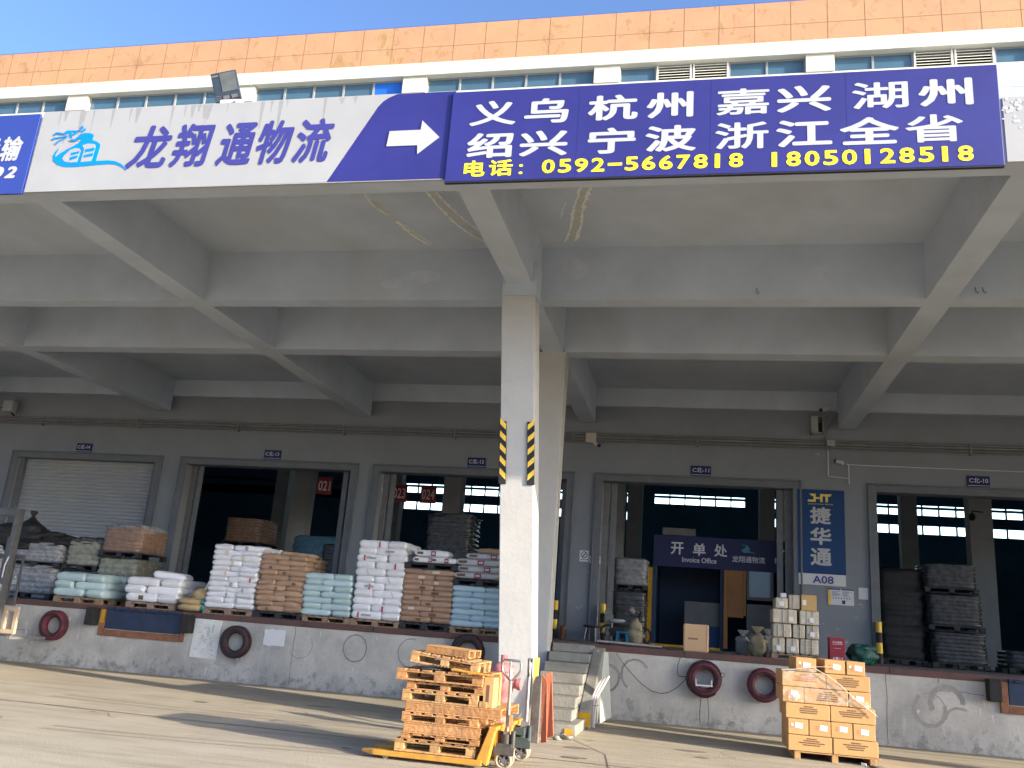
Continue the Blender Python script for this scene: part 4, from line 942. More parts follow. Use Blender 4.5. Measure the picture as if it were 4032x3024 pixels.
def stack(desc, colour, x0, yf, z0, w_, nl, lh, mname, group, marks=None, seed=0, jit=.012, lean=0., lenk=.62, rows=2, amp=1.3):
    """pinwheel layers: one long sack and one end-on sack show on each side, mirrored every other layer"""
    S = w_; l = lenk*S; s_ = S-l; rnd_ = random.Random(seed)
    ml = [sack_mesh(colour.replace(' ', '_')+'_sack', l*1.04, s_*1.03, lh*1.21, M[mname], seed+k, amp=amp) for k in range(3)]
    for k in range(nl):
        mirror = k % 2 == 1
        pos = [('front', 'left', l/2, s_/2, 0), ('front', 'right', l+s_/2, l/2, 1), ('back', 'right', S-l/2, S-s_/2, 0), ('back', 'left', s_/2, S-l/2, 1)]
        for row, side, px, py, rot in pos:
            if mirror: px = S-px; side = {'left': 'right', 'right': 'left'}[side]
            v = rnd_.randrange(3)
            o = bpy.data.objects.new('sack', ml[v]); col.objects.link(o)
            rz = (math.pi/2 if rot else 0)+rnd_.gauss(0, .018); jx = rnd_.gauss(0, jit); jy = rnd_.gauss(0, jit)
            o.location = (x0+px+jx+lean*k, yf+py+jy, z0+k*lh); o.rotation_euler = (0, 0, rz)
            top = 'top' if k == nl-1 else ORD[k]
            tag(o, '%s sack, %s layer%s, %s %s of %s' % (colour, top, '' if top in ('top', 'bottom') else ' up', row, side, desc), 'sack', group)
            if marks and row == 'front': marks(o, k, side, rot, l*1.03, s_*1.01, lh*1.21, seed+v, rnd_)
def white_marks(o, k, side, rot, l, s_, h_, sd, rn):
    if rot:
        return
    r_ = rn.random()
    if r_ < .75:
        u = rn.uniform(-.55, .5); mk = ['redmark', 'greymark', 'greymark', 'bluemark', 'bluemark', 'greymark', 'palemark', 'palemark'][rn.randrange(8)]
        obj('printed_patch', sack_mark(l*1.01, s_*1.03, h_, u, u+rn.uniform(.08, .22), sd), M[mk], o, local=True)
def red_marks(o, k, side, rot, l, s_, h_, sd, rn):
    if rot or rn.random() < .12: return
    u = rn.uniform(-.6, .55); kind = rn.random()
    obj('printed_patch', sack_mark(l*1.01, s_*1.03, h_, u, u+.11 if kind < .6 else u+.03, sd, slant=0 if kind < .6 else .18), M['redmark'], o, local=True)
    if rn.random() < .5: obj('printed_line', sack_mark(l*1.01, s_*1.03, h_, -.3, .3, sd, a0=.06, a1=-.04), M['greymark'], o, local=True)
def brown_marks(o, k, side, rot, l, s_, h_, sd, rn):
    if rot: return
    u = rn.uniform(-.6, .3)
    obj('printed_line', sack_mark(l*1.01, s_*1.03, h_, u, u+rn.uniform(.25, .5), sd, a0=.12, a1=-.16), M['darkprint' if rn.random() < .6 else 'palemark'], o, local=True)
def few_marks(o, k, side, rot, l, s_, h_, sd, rn):
    if rot or rn.random() < .6: return
    u = rn.uniform(-.6, .4)
    obj('printed_line', sack_mark(l*1.01, s_*1.03, h_, u, u+rn.uniform(.1, .3), sd, a0=.1, a1=-.2), M['darkprint'], o, local=True)
Y0 = 16.82; ZP = 1.24
gw, gb, gm_, gbl = 'white sacks stacked on the dock', 'brown sacks stacked on the dock', 'mint sacks stacked on the dock', 'pale blue sacks stacked on the dock'
pallet('wooden pallet under the low mint sacks at the left', -13.16, Y0, ZP, 1.12, 1.0, .12, 'block', M['wood_old'], 'pallets on the dock', m2=M['pal_low'])
stack('low mint stack at left', 'mint', -13.17, Y0, ZP+.12, 1.12, 3, .155, 'mint_blue_sack', gm_, seed=11, jit=.02)
pallet('wooden pallet under the low heap of white sacks', -11.52, Y0+.1, ZP, 1.12, 1.0, .12, 'block', M['wood_old'], 'pallets on the dock', m2=M['wood_old'])
stack('low white heap', 'white', -11.56, Y0+.1, ZP+.12, 1.18, 3, .16, 'white_sack', gw, seed=21, jit=.03, marks=few_marks)
o = obj('sack', sack_mesh('white_sack', .72, .45, .17, M['white_sack'], 27), M['white_sack']); o.location = (-10.75, Y0+.45, ZP+.60); o.rotation_euler = (0, R(4), R(8)); tag(o, 'single white sack lying on top of the low white heap', 'sack', gw)
pallet('grey wooden pallet under the tallest plain white stack', -9.70, Y0, ZP, 1.08, 1.0, .12, 'block', M['wood_old'], 'pallets on the dock')
stack('plain white tower', 'white', -9.70, Y0, ZP+.12, 1.06, 12, .1045, 'white_sack', gw, seed=31, amp=2.4, marks=white_marks, jit=.014, lean=.0035)
pallet('dark pallet under the crumpled brown stack', -8.60, Y0, ZP, 1.06, 1.0, .13, 'block', M['pallet_dark'], 'pallets on the dock')
stack('crumpled brown stack', 'brown', -8.60, Y0, ZP+.13, 1.02, 11, .100, 'brown_sack', gb, seed=41, amp=3., jit=.018, marks=few_marks)
o = obj('sack', sack_mesh('brown_sack', .8, .5, .10, M['brown_sack'], 47), M['brown_sack']); o.location = (-7.95, Y0+.5, ZP+1.23); o.rotation_euler = (0, R(2), R(12)); tag(o, 'loose brown sack lying on top of the crumpled brown stack', 'sack', gb)
pallet('wooden pallet under the middle mint stack', -7.58, Y0, ZP, 1.02, 1.0, .12, 'block', M['wood_old'], 'pallets on the dock', m2=M['pal_low'])
stack('middle mint stack', 'mint', -7.59, Y0, ZP+.12, 1.0, 7, .115, 'mint_blue_sack', gm_, seed=51, jit=.008)
pallet('wooden pallet under the white stack with red marks', -6.55, Y0, ZP, 1.02, 1.0, .12, 'block', M['wood_old'], 'pallets on the dock', m2=M['pal_low'])
stack('red marked white stack', 'white', -6.54, Y0, ZP+.12, .99, 11, .1365, 'white_sack', gw, seed=61, jit=.009, marks=red_marks)
pallet('dark pallet under the tan sacks left of the column', -5.56, Y0, ZP, 1.03, 1.0, .14, 'block', M['pallet_dark'], 'pallets on the dock')
stack('tan stack by the column', 'brown', -5.55, Y0, ZP+.14, 1.01, 10, .099, 'brown_sack2', gb, seed=71, jit=.006, marks=brown_marks)
pallet('dark pallet resting on top of the tan sacks', -5.56, Y0, ZP+1.145, 1.08, 1.0, .12, 'block', M['pallet_dark'], 'pallets on the dock')
pallet('wooden pallet under the pale blue sacks', -4.56, Y0, ZP, 1.06, 1.0, .12, 'block', M['wood_old'], 'pallets on the dock', m2=M['pal_low'])
stack('pale blue stack behind the column', 'pale blue', -4.55, Y0, ZP+.12, 1.04, 7, .108, 'blue_sack', gbl, seed=81, jit=.006)
pallet('dark pallet resting on top of the pale blue sacks', -4.57, Y0, ZP+.885, 1.08, 1.0, .13, 'block', M['pallet_dark'], 'pallets on the dock')
def labelled(x, y, z, L, W, H, mname, seed, lab, u, rz=0.):
    t = obj('sack', sack_mesh(mname, L, W, H, M[mname], seed), M[mname]); t.location = (x, y, z); t.rotation_euler = (0, 0, rz)
    tag(t, lab, 'sack', 'sacks with crimson labels')
    obj('crimson_label', sack_mark(L, W, H, u, u+.28, seed), M['crimson'], t, local=True)
    obj('label_text', sack_mark(L, W, H, u+.05, u+.23, seed, a0=.05, a1=-.1).__class__().add([(p[0], p[1]-.002, p[2]) for p in sack_mark(L, W, H, u+.05, u+.23, seed, a0=.05, a1=-.1).v], [(j*5+i, j*5+i+1, (j+1)*5+i+1, (j+1)*5+i) for j in range(5) for i in range(4)], True), M['letter_white'], t, local=True)
    obj('printed_line', sack_mark(L, W, H, -.8, -.45, seed, a0=.1, a1=-.1), M['darkprint'], t, local=True)
    return t
zt = ZP+1.265
labelled(-5.17, Y0+.22, zt, .50, .40, .12, 'white_sack', 91, 'white sack with crimson label, lower left on the dark pallet', .95-.6)
labelled(-4.80, Y0+.22, zt+.002, .56, .40, .125, 'white_sack', 92, 'white sack with crimson label, lower right on the dark pallet', .15)
labelled(-5.06, Y0+.3, zt+.122, .70, .45, .14, 'white_sack', 93, 'white sack with crimson label, alone on top over the tan stack', .0)
zt = ZP+1.02
for k, (x, w_, u) in enumerate(((-4.12, .92, -.05), (-4.08, .90, .25), (-4.10, .94, .0))):
    labelled(x, Y0+.24, zt+k*.125, w_, .42, .13, 'silver_sack', 95+k, 'crinkled silver sack with crimson label, %s of the pile behind the column' % ('lowest', 'middle', 'third')[k], u)
labelled(-3.95, Y0+.35, zt+.375, .85, .5, .13, 'silver_sack', 99, 'crinkled silver sack on the very top of the pile behind the column', .2)
o = obj('sack', sack_mesh('tan_sack', .7, .5, .12, M['brown_sack'], 98), M['brown_sack']); o.location = (-3.85, Y0+.5, zt+.50); tag(o, 'flat tan sack crowning the silver pile behind the column', 'sack', gb)
# tied yellow sacks at the edge of the dock
b = MB().blob((-9.98, 16.92, 1.33), .33, .15, .075, e=.8, jit=.25, seed=3, fold=.04); o = solo('sack', b, M['hessian'], 'sand coloured woven sack, lowest of the two lying by the leveller', 'sack', 'sand coloured sacks by the leveller')
obj('teal_print', MB().box(-9.76, -9.66, 16.79, 16.93, 1.29, 1.37), M['teal'], o, bevel=.03)
b = MB().blob((-10.02, 16.95, 1.45), .32, .15, .07, e=.8, jit=.25, seed=5, fold=.04); o = solo('sack', b, M['hessian'], 'sand coloured woven sack, upper of the two lying by the leveller', 'sack', 'sand coloured sacks by the leveller')
obj('teal_print', MB().box(-9.80, -9.70, 16.82, 16.96, 1.42, 1.49), M['teal'], o, bevel=.03)
t = thing('sack', 'tied sand sack slumped over the two lying sacks', 'sack', (-9.86, 17.05, 1.5), group='sand coloured sacks by the leveller')
obj('sack_body', MB().blob((-9.9, 17.05, 1.58), .19, .15, .15, jit=.3, seed=9, fold=.05), M['hessian'], t)
obj('tied_neck', MB().tube([(-9.84, 17.03, 1.68), (-9.79, 17.03, 1.77), (-9.75, 17.03, 1.86), (-9.72, 17.03, 1.92)], .035, 8), M['strap'], t)

# ---- film wrapped loads in the second row at the left
def load(lab, x0, x1, y0, y1, z0, z1, mname, nl, seed, plas=True, group='film wrapped pallet loads', topm=None, bulge=.035):
    t = thing('wrapped_load', lab, 'wrapped load', ((x0+x1)/2, (y0+y1)/2, z0), group=group)
    pz = z0
    if plas:
        pz = z0+.13
        q = MB().box(x0, x1, y0, y1, pz-.025, pz-.001)
        for xx in (x0, (x0+x1)/2-.06, x1-.12):
            for yy in (y0, y1-.12): q.box(xx, xx+.12, yy, yy+.12, z0, pz-.026)
        q.box(x0, x1, y0, y0+.1, z0-.0+.001, z0+.02)
        obj('pallet_base', q, M['pallet_dark'], t)
    P = []; F = []; nz = nl*4; nu = 32; cx, cy = (x0+x1)/2, (y0+y1)/2; a, c = (x1-x0)/2, (y1-y0)/2
    for i in range(nz+1):
        z = pz+(z1-pz)*i/nz; k = 1-bulge*(1 if i % 4 == 0 else (-.3 if i % 4 == 2 else 0)) - (.06 if i == nz else 0)
        for j in range(nu):
            th = 2*math.pi*j/nu; cc, ss = math.cos(th), math.sin(th); e = .32
            ux, uy = math.copysign(abs(cc)**e, cc), math.copysign(abs(ss)**e, ss)
            n_ = mnoise.noise(Vector((ux*3+seed, uy*3, z*6)))*.035+mnoise.noise(Vector((ux*9+seed, uy*9, z*22)))*.014
            P.append((cx+a*ux*(k+n_), cy+c*uy*(k+n_), z+n_*.5))
    for i in range(nz):
        for j in range(nu): F.append((i*nu+j, i*nu+(j+1) % nu, (i+1)*nu+(j+1) % nu, (i+1)*nu+j))
    F.append(tuple(range(nz*nu, (nz+1)*nu)))
    b = MB().add(P, F, True); obj('sack_layers', b, M[mname], t)
    if topm:
        obj('top_sheet', MB().blob((cx, cy, z1), a*1.02, c*1.02, .09, nu=44, nv=14, e=.5, jit=.35, seed=seed, fold=.03), M[topm], t)
    return t
load('grey film wrapped load, lower one beside the forklift mast', -15.75, -14.35, 18.2, 19.2, ZP, 1.93, 'film', 5, 1, topm='film')
load('grey film wrapped load stacked above the lower grey load by the mast', -15.6, -14.3, 18.2, 19.2, 1.95, 2.52, 'film', 5, 2, topm=None)
load('olive film wrapped load in the second row behind the low mint sacks', -14.22, -13.32, 18.25, 19.2, ZP, 1.92, 'film_olive', 5, 3)
load('pale film wrapped load on a black pallet above the mint sacks', -14.22, -13.32, 18.25, 19.2, 1.94, 2.62, 'film_olive', 5, 4, topm='film_dark')
load('olive film wrapped load under the brown load left of the white heap', -13.25, -12.2, 18.1, 19.2, ZP, 2.27, 'film_olive', 7, 5)
load('brown kraft load wrapped in clear film at the shutter corner', -13.25, -12.2, 18.1, 19.2, 2.28, 2.95, 'kraft_film', 7, 6, topm='film')
load('grey film wrapped load at the far left edge of the photo', -17.0, -15.85, 18.2, 19.2, ZP, 2.6, 'film', 8, 7)
tp = thing('black_tarpaulin', 'black tarpaulin gathered to a tied knot over the wrapped loads', 'tarpaulin', (-15.6, 18.7, 2.5))
obj('tarp_sheet', MB().blob((-15.9, 18.75, 2.60), 1.25, .7, .30, nu=60, nv=20, e=.75, jit=.5, seed=2, fold=.05), M['tarp_black'], tp)
obj('tarp_flap', MB().blob((-14.75, 18.7, 2.55), .75, .5, .12, nu=48, nv=16, e=.7, jit=.5, seed=4, fold=.06), M['tarp_black'], tp)
obj('gathered_peak', MB().lathe([(.42, 2.78), (.26, 2.93), (.10, 3.06), (.04, 3.13), (.05, 3.17), (.09, 3.24), (.07, 3.27)], (-15.62, 18.7, 0), n=12), M['tarp_black'], tp)

# ---- parcels, boxes and other things on the right half of the dock
def pr(px, py, Y=16.9): return (1.35+(px-590)*.00132, 1.34+(1040-py)*.00129)
pallet('wooden pallet under the pile of strapped parcels', 1.34, Y0, ZP, .86, .6, .10, 'block', M['wood_old'], 'pallets on the dock', m2=M['pal_low'])
prow = [('bottom', 835, 1038, [(590, 760), (766, 938), (944, 1190)]), ('second', 648, 832, [(600, 846), (854, 1020), (1026, 1196)]), ('third', 452, 645, [(592, 918), (940, 1196)]), ('top', 300, 448, [(632, 802)]), ('top', 252, 448, [(806, 962)])]
pname = ['left', 'middle', 'right']
for rn_, pt, pb, cells in prow:
    for k, (pa, pc) in enumerate(cells):
        x0, z0 = pr(pa, pb); x1, z1 = pr(pc, pt)
        if rn_ == 'top': nm = 'left' if pa < 700 else 'middle'
        else: nm = pname[k] if len(cells) == 3 else ('left', 'right')[k]
        t = thing('strapped_parcel', '%s parcel in plastic and straps, %s row of the parcel pile' % (nm, rn_), 'parcel', ((x0+x1)/2, Y0+.3, z0), group='strapped parcels on the dock')
        q = MB(); e_ = .006; q.box(x0+e_, x1-e_, Y0+random.uniform(0, .03), Y0+.6, z0+.002, z1-.003)
        obj('wrapping', q, M['parcel'], t, bevel=.022)
        q = MB(); xm = (x0+x1)/2+random.uniform(-.03, .03)
        for xx in (xm-.05, xm+.05) if x1-x0 > .25 else (xm,): q.box(xx-.006, xx+.006, Y0-.006, Y0+.02, z0+.01, z1-.012)
        if random.random() < .7: q.box(x0+.012, x1-.012, Y0-.0075, Y0-.0062, (z0+z1)/2-.006, (z0+z1)/2+.006)
        obj('strap', q, M['strap'], t)
        if random.random() < .6:
            xs_ = random.uniform(x0+.03, x1-.11); obj('label', MB().box(xs_, xs_+.08, Y0-.009, Y0-.008, z0+.04, z0+.12), M['sticker'], t)
x0, z0 = pr(968, 455); x1, z1 = pr(1165, 248)
t = thing('carton', 'plain mustard carton with white sticker at the top right of the parcels', 'carton', ((x0+x1)/2, Y0+.2, z0))
obj('box', MB().box(x0, x1, Y0-.01, Y0+.4, z0, z1), M['carton3'], t, bevel=.006); obj('label', MB().box(x0+.02, x0+.085, Y0-.014, Y0-.0105, z0+.09, z0+.18), M['sticker'], t)
x0, z0 = pr(705, 298); x1, z1 = pr(782, 238)
solo('small_parcel', MB().box(x0, x1, Y0+.05, Y0+.3, z0, z1), M['paper_grey'], 'tiny grey packet on top of the left upper parcel', 'parcel', bevel=.012)

t = thing('carton', 'tan carton with rounded corners standing alone on the dock edge', 'carton', (.04, 17.0, ZP))
obj('box', MB().box(-.19, .26, Y0+.02, Y0+.42, ZP, 1.725), M['carton2'], t, bevel=.028)
obj('corner_strip', MB().box(-.175, -.16, Y0+.016, Y0+.0195, ZP+.03, 1.70).box(.215, .23, Y0+.016, Y0+.0195, ZP+.03, 1.70), M['brown_sack'], t)
q = MB()
for k in range(5): q.box(-.10+.035*k, -.075+.035*k, Y0+.0165, Y0+.0195, 1.455, 1.485)
obj('printing', q, M['darkprint'], t)
t = thing('fire_equipment_box', 'crimson fire equipment box on the dock beside the parcels', 'box', (2.44, 16.9, ZP))
obj('cabinet', MB().box(2.31, 2.57, Y0, Y0+.22, ZP, 1.67), M['fire_red'], t, bevel=.008)
q = merge(text_mesh('lettering', '灭火器箱', 2.36, 2.52, 1.575, 1.61, Y0-.004, .02), text_mesh('lettering', '火警119', 2.36, 2.53, 1.30, 1.345, Y0-.004, .03)); q.box(2.36, 2.52, Y0-.005, Y0-.003, 1.555, 1.561); q.box(2.38, 2.50, Y0-.005, Y0-.003, 1.49, 1.494)
obj('lettering', q, M['letter_grey'], t)
t = thing('green_tarp_bundle', 'dark green tarpaulin bundle dumped beside the red fire box', 'tarpaulin', (2.88, 17.1, ZP))
obj('bundle', MB().blob((2.88, 17.1, 1.42), .24, .2, .17, nu=26, nv=14, jit=.5, seed=3, fold=.07), M['green_tarp'], t)
obj('loose_fold', MB().blob((2.93, 17.05, 1.52), .17, .14, .07, nu=22, nv=9, jit=.6, seed=6, fold=.12), M['green_tarp'], t)
t = thing('ramp_plate', 'long grey steel ramp plate lying along the dock edge above the stairs', 'plate', (-1.14, 16.8, ZP))
obj('plate', MB().hexa([(-1.72, 16.68, 1.285), (-.56, 16.68, 1.27), (-.56, 17.1, 1.27), (-1.72, 17.1, 1.285), (-1.72, 16.68, 1.325), (-.56, 16.68, 1.31), (-.56, 17.1, 1.31), (-1.72, 17.1, 1.325)]), M['chrome'], t, bevel=.006)
obj('support_block', MB().box(-1.7, -1.5, 16.75, 17.0, ZP, 1.284).box(-.66, -.52, 16.72, 17.0, ZP, 1.268), M['black_plastic'], t)

def hazard_post(lab, x, y, h_):
    t = thing('hazard_post', lab, 'post', (x, y, ZP), group='yellow and black door posts')
    n_ = 4; 
    for k in range(n_):
        obj('yellow_band' if k % 2 else 'black_band', MB().cyl((x, y, ZP+h_*k/n_), (x, y, ZP+h_*(k+1)/n_), .065, 14, caps=k in (0, n_-1)), M['haz_yellow' if k % 2 else 'haz_black'], t)
hazard_post('striped post left of the invoice office door, behind the stool', -2.13, 21.75, .88)
hazard_post('striped post half hidden by the rear column', -3.28, 21.75, .88)
hazard_post('striped post at the rightmost door by the green bundle', 4.05, 21.75, .90)
solo('rusty_pipe_stub', MB().cyl((-3.05, 21.6, ZP), (-3.05, 21.6, ZP+.3), .07, 12), M['rust2'], 'short rusty brown pipe stub beside the post behind the column', 'pipe')

t = thing('round_stool', 'round black stool on the dock above the stairs', 'stool', (-2.25, 20.9, ZP))
obj('seat', MB().lathe([(0, 1.60), (.21, 1.60), (.22, 1.58), (.22, 1.55), (0, 1.54)], (-2.27, 20.9, 0)), M['black_plastic'], t)
for k in range(4):
    a = k*math.pi/2+.5; obj('leg', MB().cyl((-2.27+.15*math.cos(a), 20.9+.15*math.sin(a), 1.55), (-2.27+.2*math.cos(a), 20.9+.2*math.sin(a), ZP), .016, 8), M['steel'], t)
t = thing('plastic_stool', 'small blue plastic stool in front of the electric bicycle', 'stool', (-1.55, 20.6, ZP))
obj('seat', MB().box(-1.70, -1.42, 20.45, 20.73, 1.47, 1.51), M['teal_plastic'], t, bevel=.015)
for sx in (-1, 1):
    for sy in (-1, 1): obj('leg', MB().hexa([(-1.56+sx*.12-.03, 20.59+sy*.12-.03, ZP), (-1.56+sx*.12+.03, 20.59+sy*.12-.03, ZP), (-1.56+sx*.12+.03, 20.59+sy*.12+.03, ZP), (-1.56+sx*.12-.03, 20.59+sy*.12+.03, ZP), (-1.56+sx*.10-.025, 20.59+sy*.10-.025, 1.47), (-1.56+sx*.10+.025, 20.59+sy*.10-.025, 1.47), (-1.56+sx*.10+.025, 20.59+sy*.10+.025, 1.47), (-1.56+sx*.10-.025, 20.59+sy*.10+.025, 1.47)]), M['teal_plastic'], t)
t = thing('electric_bicycle', 'dark electric bicycle with pale seat parked in the invoice office doorway', 'bicycle', (-1.6, 21.3, ZP))
def wheel(cx, cz, y, r_):
    w_ = obj('wheel', MB().lathe([(r_-.05, -.03), (r_, -.025), (r_, .025), (r_-.05, .03)], (cx, y, cz), 'Y', close=True), M['rubber'], t)
    q = MB().cyl((cx, y-.04, cz), (cx, y+.04, cz), .05, 10)
    for k in range(8): a = k*math.pi/4; q.cyl((cx, y, cz), (cx+(r_-.05)*math.cos(a), y, cz+(r_-.05)*math.sin(a)), .006, 5)
    obj('rim', q, M['steel'], w_)
wheel(-1.95, ZP+.21, 21.3, .21); wheel(-1.15, ZP+.21, 21.3, .21)
obj('body_frame', MB().tube([(-1.95, 21.3, 1.5), (-1.75, 21.3, 1.42), (-1.4, 21.3, 1.42), (-1.25, 21.3, 1.75), (-1.2, 21.3, 1.98)], .04, 8).box(-1.9, -1.55, 21.2, 21.4, 1.4, 1.58), M['black_plastic'], t)
obj('seat', MB().blob((-1.75, 21.3, 1.74), .20, .12, .05, e=.7), M['silver_sack'], t); obj('seat_post', MB().cyl((-1.86, 21.28, 1.27), (-1.86, 21.28, 1.72), .016, 8), M['camera_white'], t)
obj('leg_shield', MB().blob((-1.32, 21.22, 1.6), .16, .10, .22, jit=.3, seed=2), M['sand_sack'], t)
obj('handlebar', MB().tube([(-1.32, 21.0, 2.02), (-1.25, 21.2, 1.98), (-1.2, 21.4, 1.98), (-1.28, 21.6, 2.02)], .016, 6), M['chrome'], t)
obj('headlamp', MB().blob((-1.42, 21.1, 2.0), .10, .08, .10), M['chrome'], t)
solo('windshield_panel', MB().prism_y([(-2.06, 1.62), (-1.93, 1.66), (-1.85, 1.82), (-1.88, 1.94), (-2.0, 2.02), (-2.06, 1.98)], 21.5, 21.52), M['film_olive'], 'pale curved panel leaning behind the striped post', 'panel')
solo('tied_bag', MB().blob((-1.32, 20.85, 1.42), .20, .16, .18, jit=.4, seed=8, fold=.06), M['sand_sack'], 'crumpled beige bag beside the blue plastic stool', 'bag')

# invoice office inside the door
of = thing('invoice_office', 'dark blue booth with a white lettered header inside the doorway', 'office booth', (.6, 23.2, ZP))
obj('header', MB().box(-1.05, 2.6, 23.2, 23.3, 3.2, 3.98), M['booth_sign'], of)
t_ = MB()
for ch, xa in (('开', -.62), ('单', -.07), ('处', .46)): t_ = merge(t_, text_mesh('lettering', ch, xa, xa+.32, 3.51, 3.82, 23.195, .02))
t_ = merge(t_, text_mesh('lettering', 'Invoice Office', -.33, .52, 3.33, 3.46, 23.195, .015), text_mesh('lettering', '龙翔通物流', .90, 1.70, 3.40, 3.56, 23.195, .015), text_mesh('lettering', '捷', 1.92, 2.08, 3.42, 3.57, 23.195, .015), text_mesh('lettering', '华', 2.16, 2.31, 3.42, 3.57, 23.195, .015), text_mesh('lettering', '通', 2.40, 2.55, 3.42, 3.57, 23.195, .015))
jht(t_, 2.03, 2.33, 3.68, 3.80, 23.196)
obj('lettering', t_, M['letter_grey'], of)
lg2 = MB()
for pl in LOGO_F: lg2.prism_y([(1.13+(x_+8.54)*.29, 3.63+(z_-6.85)*.36) for x_, z_ in pl][::-1], 23.19, 23.198)
obj('dragon_logo', lg2, mat('dim_logo_blue', (.05, .25, .36), .6, var=.1), of)
b = MB(); b.box(-1.05, -.95, 23.2, 25.5, ZP, 3.2); b.box(.62, .72, 23.22, 25.5, ZP, 3.2); b.box(-.95, 2.6, 25.4, 25.5, ZP, 3.98); b.box(-1.05, 2.6, 23.3, 25.5, 3.9, 3.98); b.box(2.5, 2.6, 23.3, 25.4, ZP, 3.9)
obj('wall_panel', b, M['booth'], of)
obj('orange_door', MB().box(.80, 1.18, 23.10, 23.16, 2.05, 3.19).box(.70, .80, 23.10, 23.18, 1.3, 3.19).box(1.18, 1.24, 23.10, 23.17, 2.1, 3.19), M['orange_wood'], of, bevel=.008)
obj('yellow_post', MB().box(-1.16, -1.06, 23.12, 23.2, ZP, 3.15), M['yellow_trim'], of)
q = MB(); q.box(1.26, 2.4, 23.2, 23.24, 2.5, 2.58); q.box(1.26, 1.32, 23.2, 23.24, 2.58, 3.2); q.box(1.85, 1.9, 23.2, 23.24, 2.58, 3.2); q.box(1.26, 2.4, 23.2, 23.24, ZP, 2.4)
obj('window_frame', q, M['desk'], of); obj('pane', MB().box(1.32, 1.85, 23.22, 23.23, 2.58, 3.2), M['glass_blue'], of)
obj('counter', MB().box(-.25, .62, 23.4, 23.9, 1.8, 2.38), M['desk'], of, bevel=.01); obj('counter_base', MB().box(-.25, .62, 23.45, 23.9, ZP, 1.795), M['desk_blue'], of)
obj('air_conditioner', MB().box(-.85, .0, 23.35, 23.6, 4.0, 4.2), M['desk'], of, bevel=.02)
solo('floor_edge_strip', MB().box(-1.05, .62, 22.9, 23.05, ZP, 1.30), M['yellow_trim'], 'yellow kerb strip on the floor before the invoice office', 'kerb')
for k, (xx, yy, m_, s_, lab) in enumerate(((.93, 18.4, 'grey_sack', .85, 'dim grey tied sack, left of the three beside the parcels'), (1.18, 18.1, 'sand_sack', 1., 'beige and olive tied sack, middle of the three beside the parcels'), (1.42, 18.5, 'grey_sack', .95, 'dim grey tied sack, nearest to the parcel pile'))):
    t = thing('tied_sack', lab, 'sack', (xx, yy, ZP), group='tied sacks at the office door')
    obj('sack_body', MB().blob((xx, yy, ZP+.19*s_), .155*s_, .14*s_, .20*s_, e=.75, jit=.45, seed=k+1, fold=.05, nu=22, nv=12), M[m_], t)
    q = MB().blob((xx, yy, ZP+.37*s_), .075, .06, .06, jit=.6, seed=k+5, fold=.12)
    for a_ in (-.5, -.1, .3, .6): q.hexa([(xx-.012, yy-.01+.02*a_, ZP+.40*s_), (xx+.012, yy-.012+.02*a_, ZP+.40*s_), (xx+.012, yy+.01+.02*a_, ZP+.40*s_), (xx-.012, yy+.012+.02*a_, ZP+.40*s_), (xx+.16*a_-.03, yy-.01+.1*a_, ZP+(.56-.05*abs(a_))*s_), (xx+.16*a_+.035, yy-.015+.1*a_, ZP+.54*s_), (xx+.16*a_+.03, yy+.0+.1*a_, ZP+.54*s_), (xx+.16*a_-.03, yy+.01+.1*a_, ZP+.55*s_)])
    obj('tied_neck', q, M[m_], t)
# stock inside the doors
def idx(u, Y): return u*Y
load('dark load of film wrapped sacks left inside the office door', -2.05, -1.15, 22.6, 23.6, ZP, 2.5, 'film_dark', 9, 21, group='dark wrapped loads inside the doors')
load('second dark load on top inside the office door, with pale sacks', -2.0, -1.15, 22.6, 23.6, 2.52, 3.3, 'film', 6, 22, group='dark wrapped loads inside the doors')
load('shiny dark load, lowest of the tower in the rightmost door', 5.35, 6.55, 22.6, 23.7, ZP, 2.05, 'film_dark', 8, 23, group='dark wrapped loads inside the doors')
load('shiny dark load, middle of the tower in the rightmost door', 5.30, 6.5, 22.6, 23.7, 2.07, 2.9, 'film_dark', 8, 24, group='dark wrapped loads inside the doors')
load('shiny dark load, topmost of the tower in the rightmost door', 5.25, 6.42, 22.6, 23.7, 2.92, 3.6, 'film_dark', 7, 25, group='dark wrapped loads inside the doors')
load('black load in deep shade at the left of the rightmost door', 4.25, 5.3, 22.8, 24.2, ZP, 3.45, 'tarp_black', 9, 26, group='dark wrapped loads inside the doors')
load('low dark load at the right edge of the photo', 7.0, 8.2, 22.8, 23.8, ZP, 1.75, 'film_dark', 4, 27, group='dark wrapped loads inside the doors')
load('black wrapped load rising behind the crimson label sacks', -7.05, -5.75, 22.9, 24.0, ZP, 2.6, 'film_dark', 9, 28, group='dark wrapped loads inside the doors')
load('black wrapped load on top behind the crimson label sacks', -7.1, -5.8, 22.9, 24.0, 2.62, 4.15, 'film_dark', 11, 29, topm='film_dark', group='dark wrapped loads inside the doors')
load('dim blue load deep inside the door left of the columns', -12.6, -10.2, 26.5, 27.6, ZP, 3.75, 'dim_blue', 10, 30, plas=False, group='dark wrapped loads inside the doors')
load('dim stack of dark sacks at the right jamb of the middle left door', -10.3, -9.4, 23.6, 24.6, ZP, 3.3, 'film_dark', 12, 31, group='dark wrapped loads inside the doors')
load('dark stack of layered boards inside the left open door', -13.75, -12.45, 24.2, 25.4, ZP, 3.1, 'film_dark', 10, 32, group='dark wrapped loads inside the doors')
load('brown banded stack on top inside the left open door', -13.7, -12.5, 24.2, 25.4, 3.12, 3.95, 'kraft_film', 8, 33, group='dark wrapped loads inside the doors')
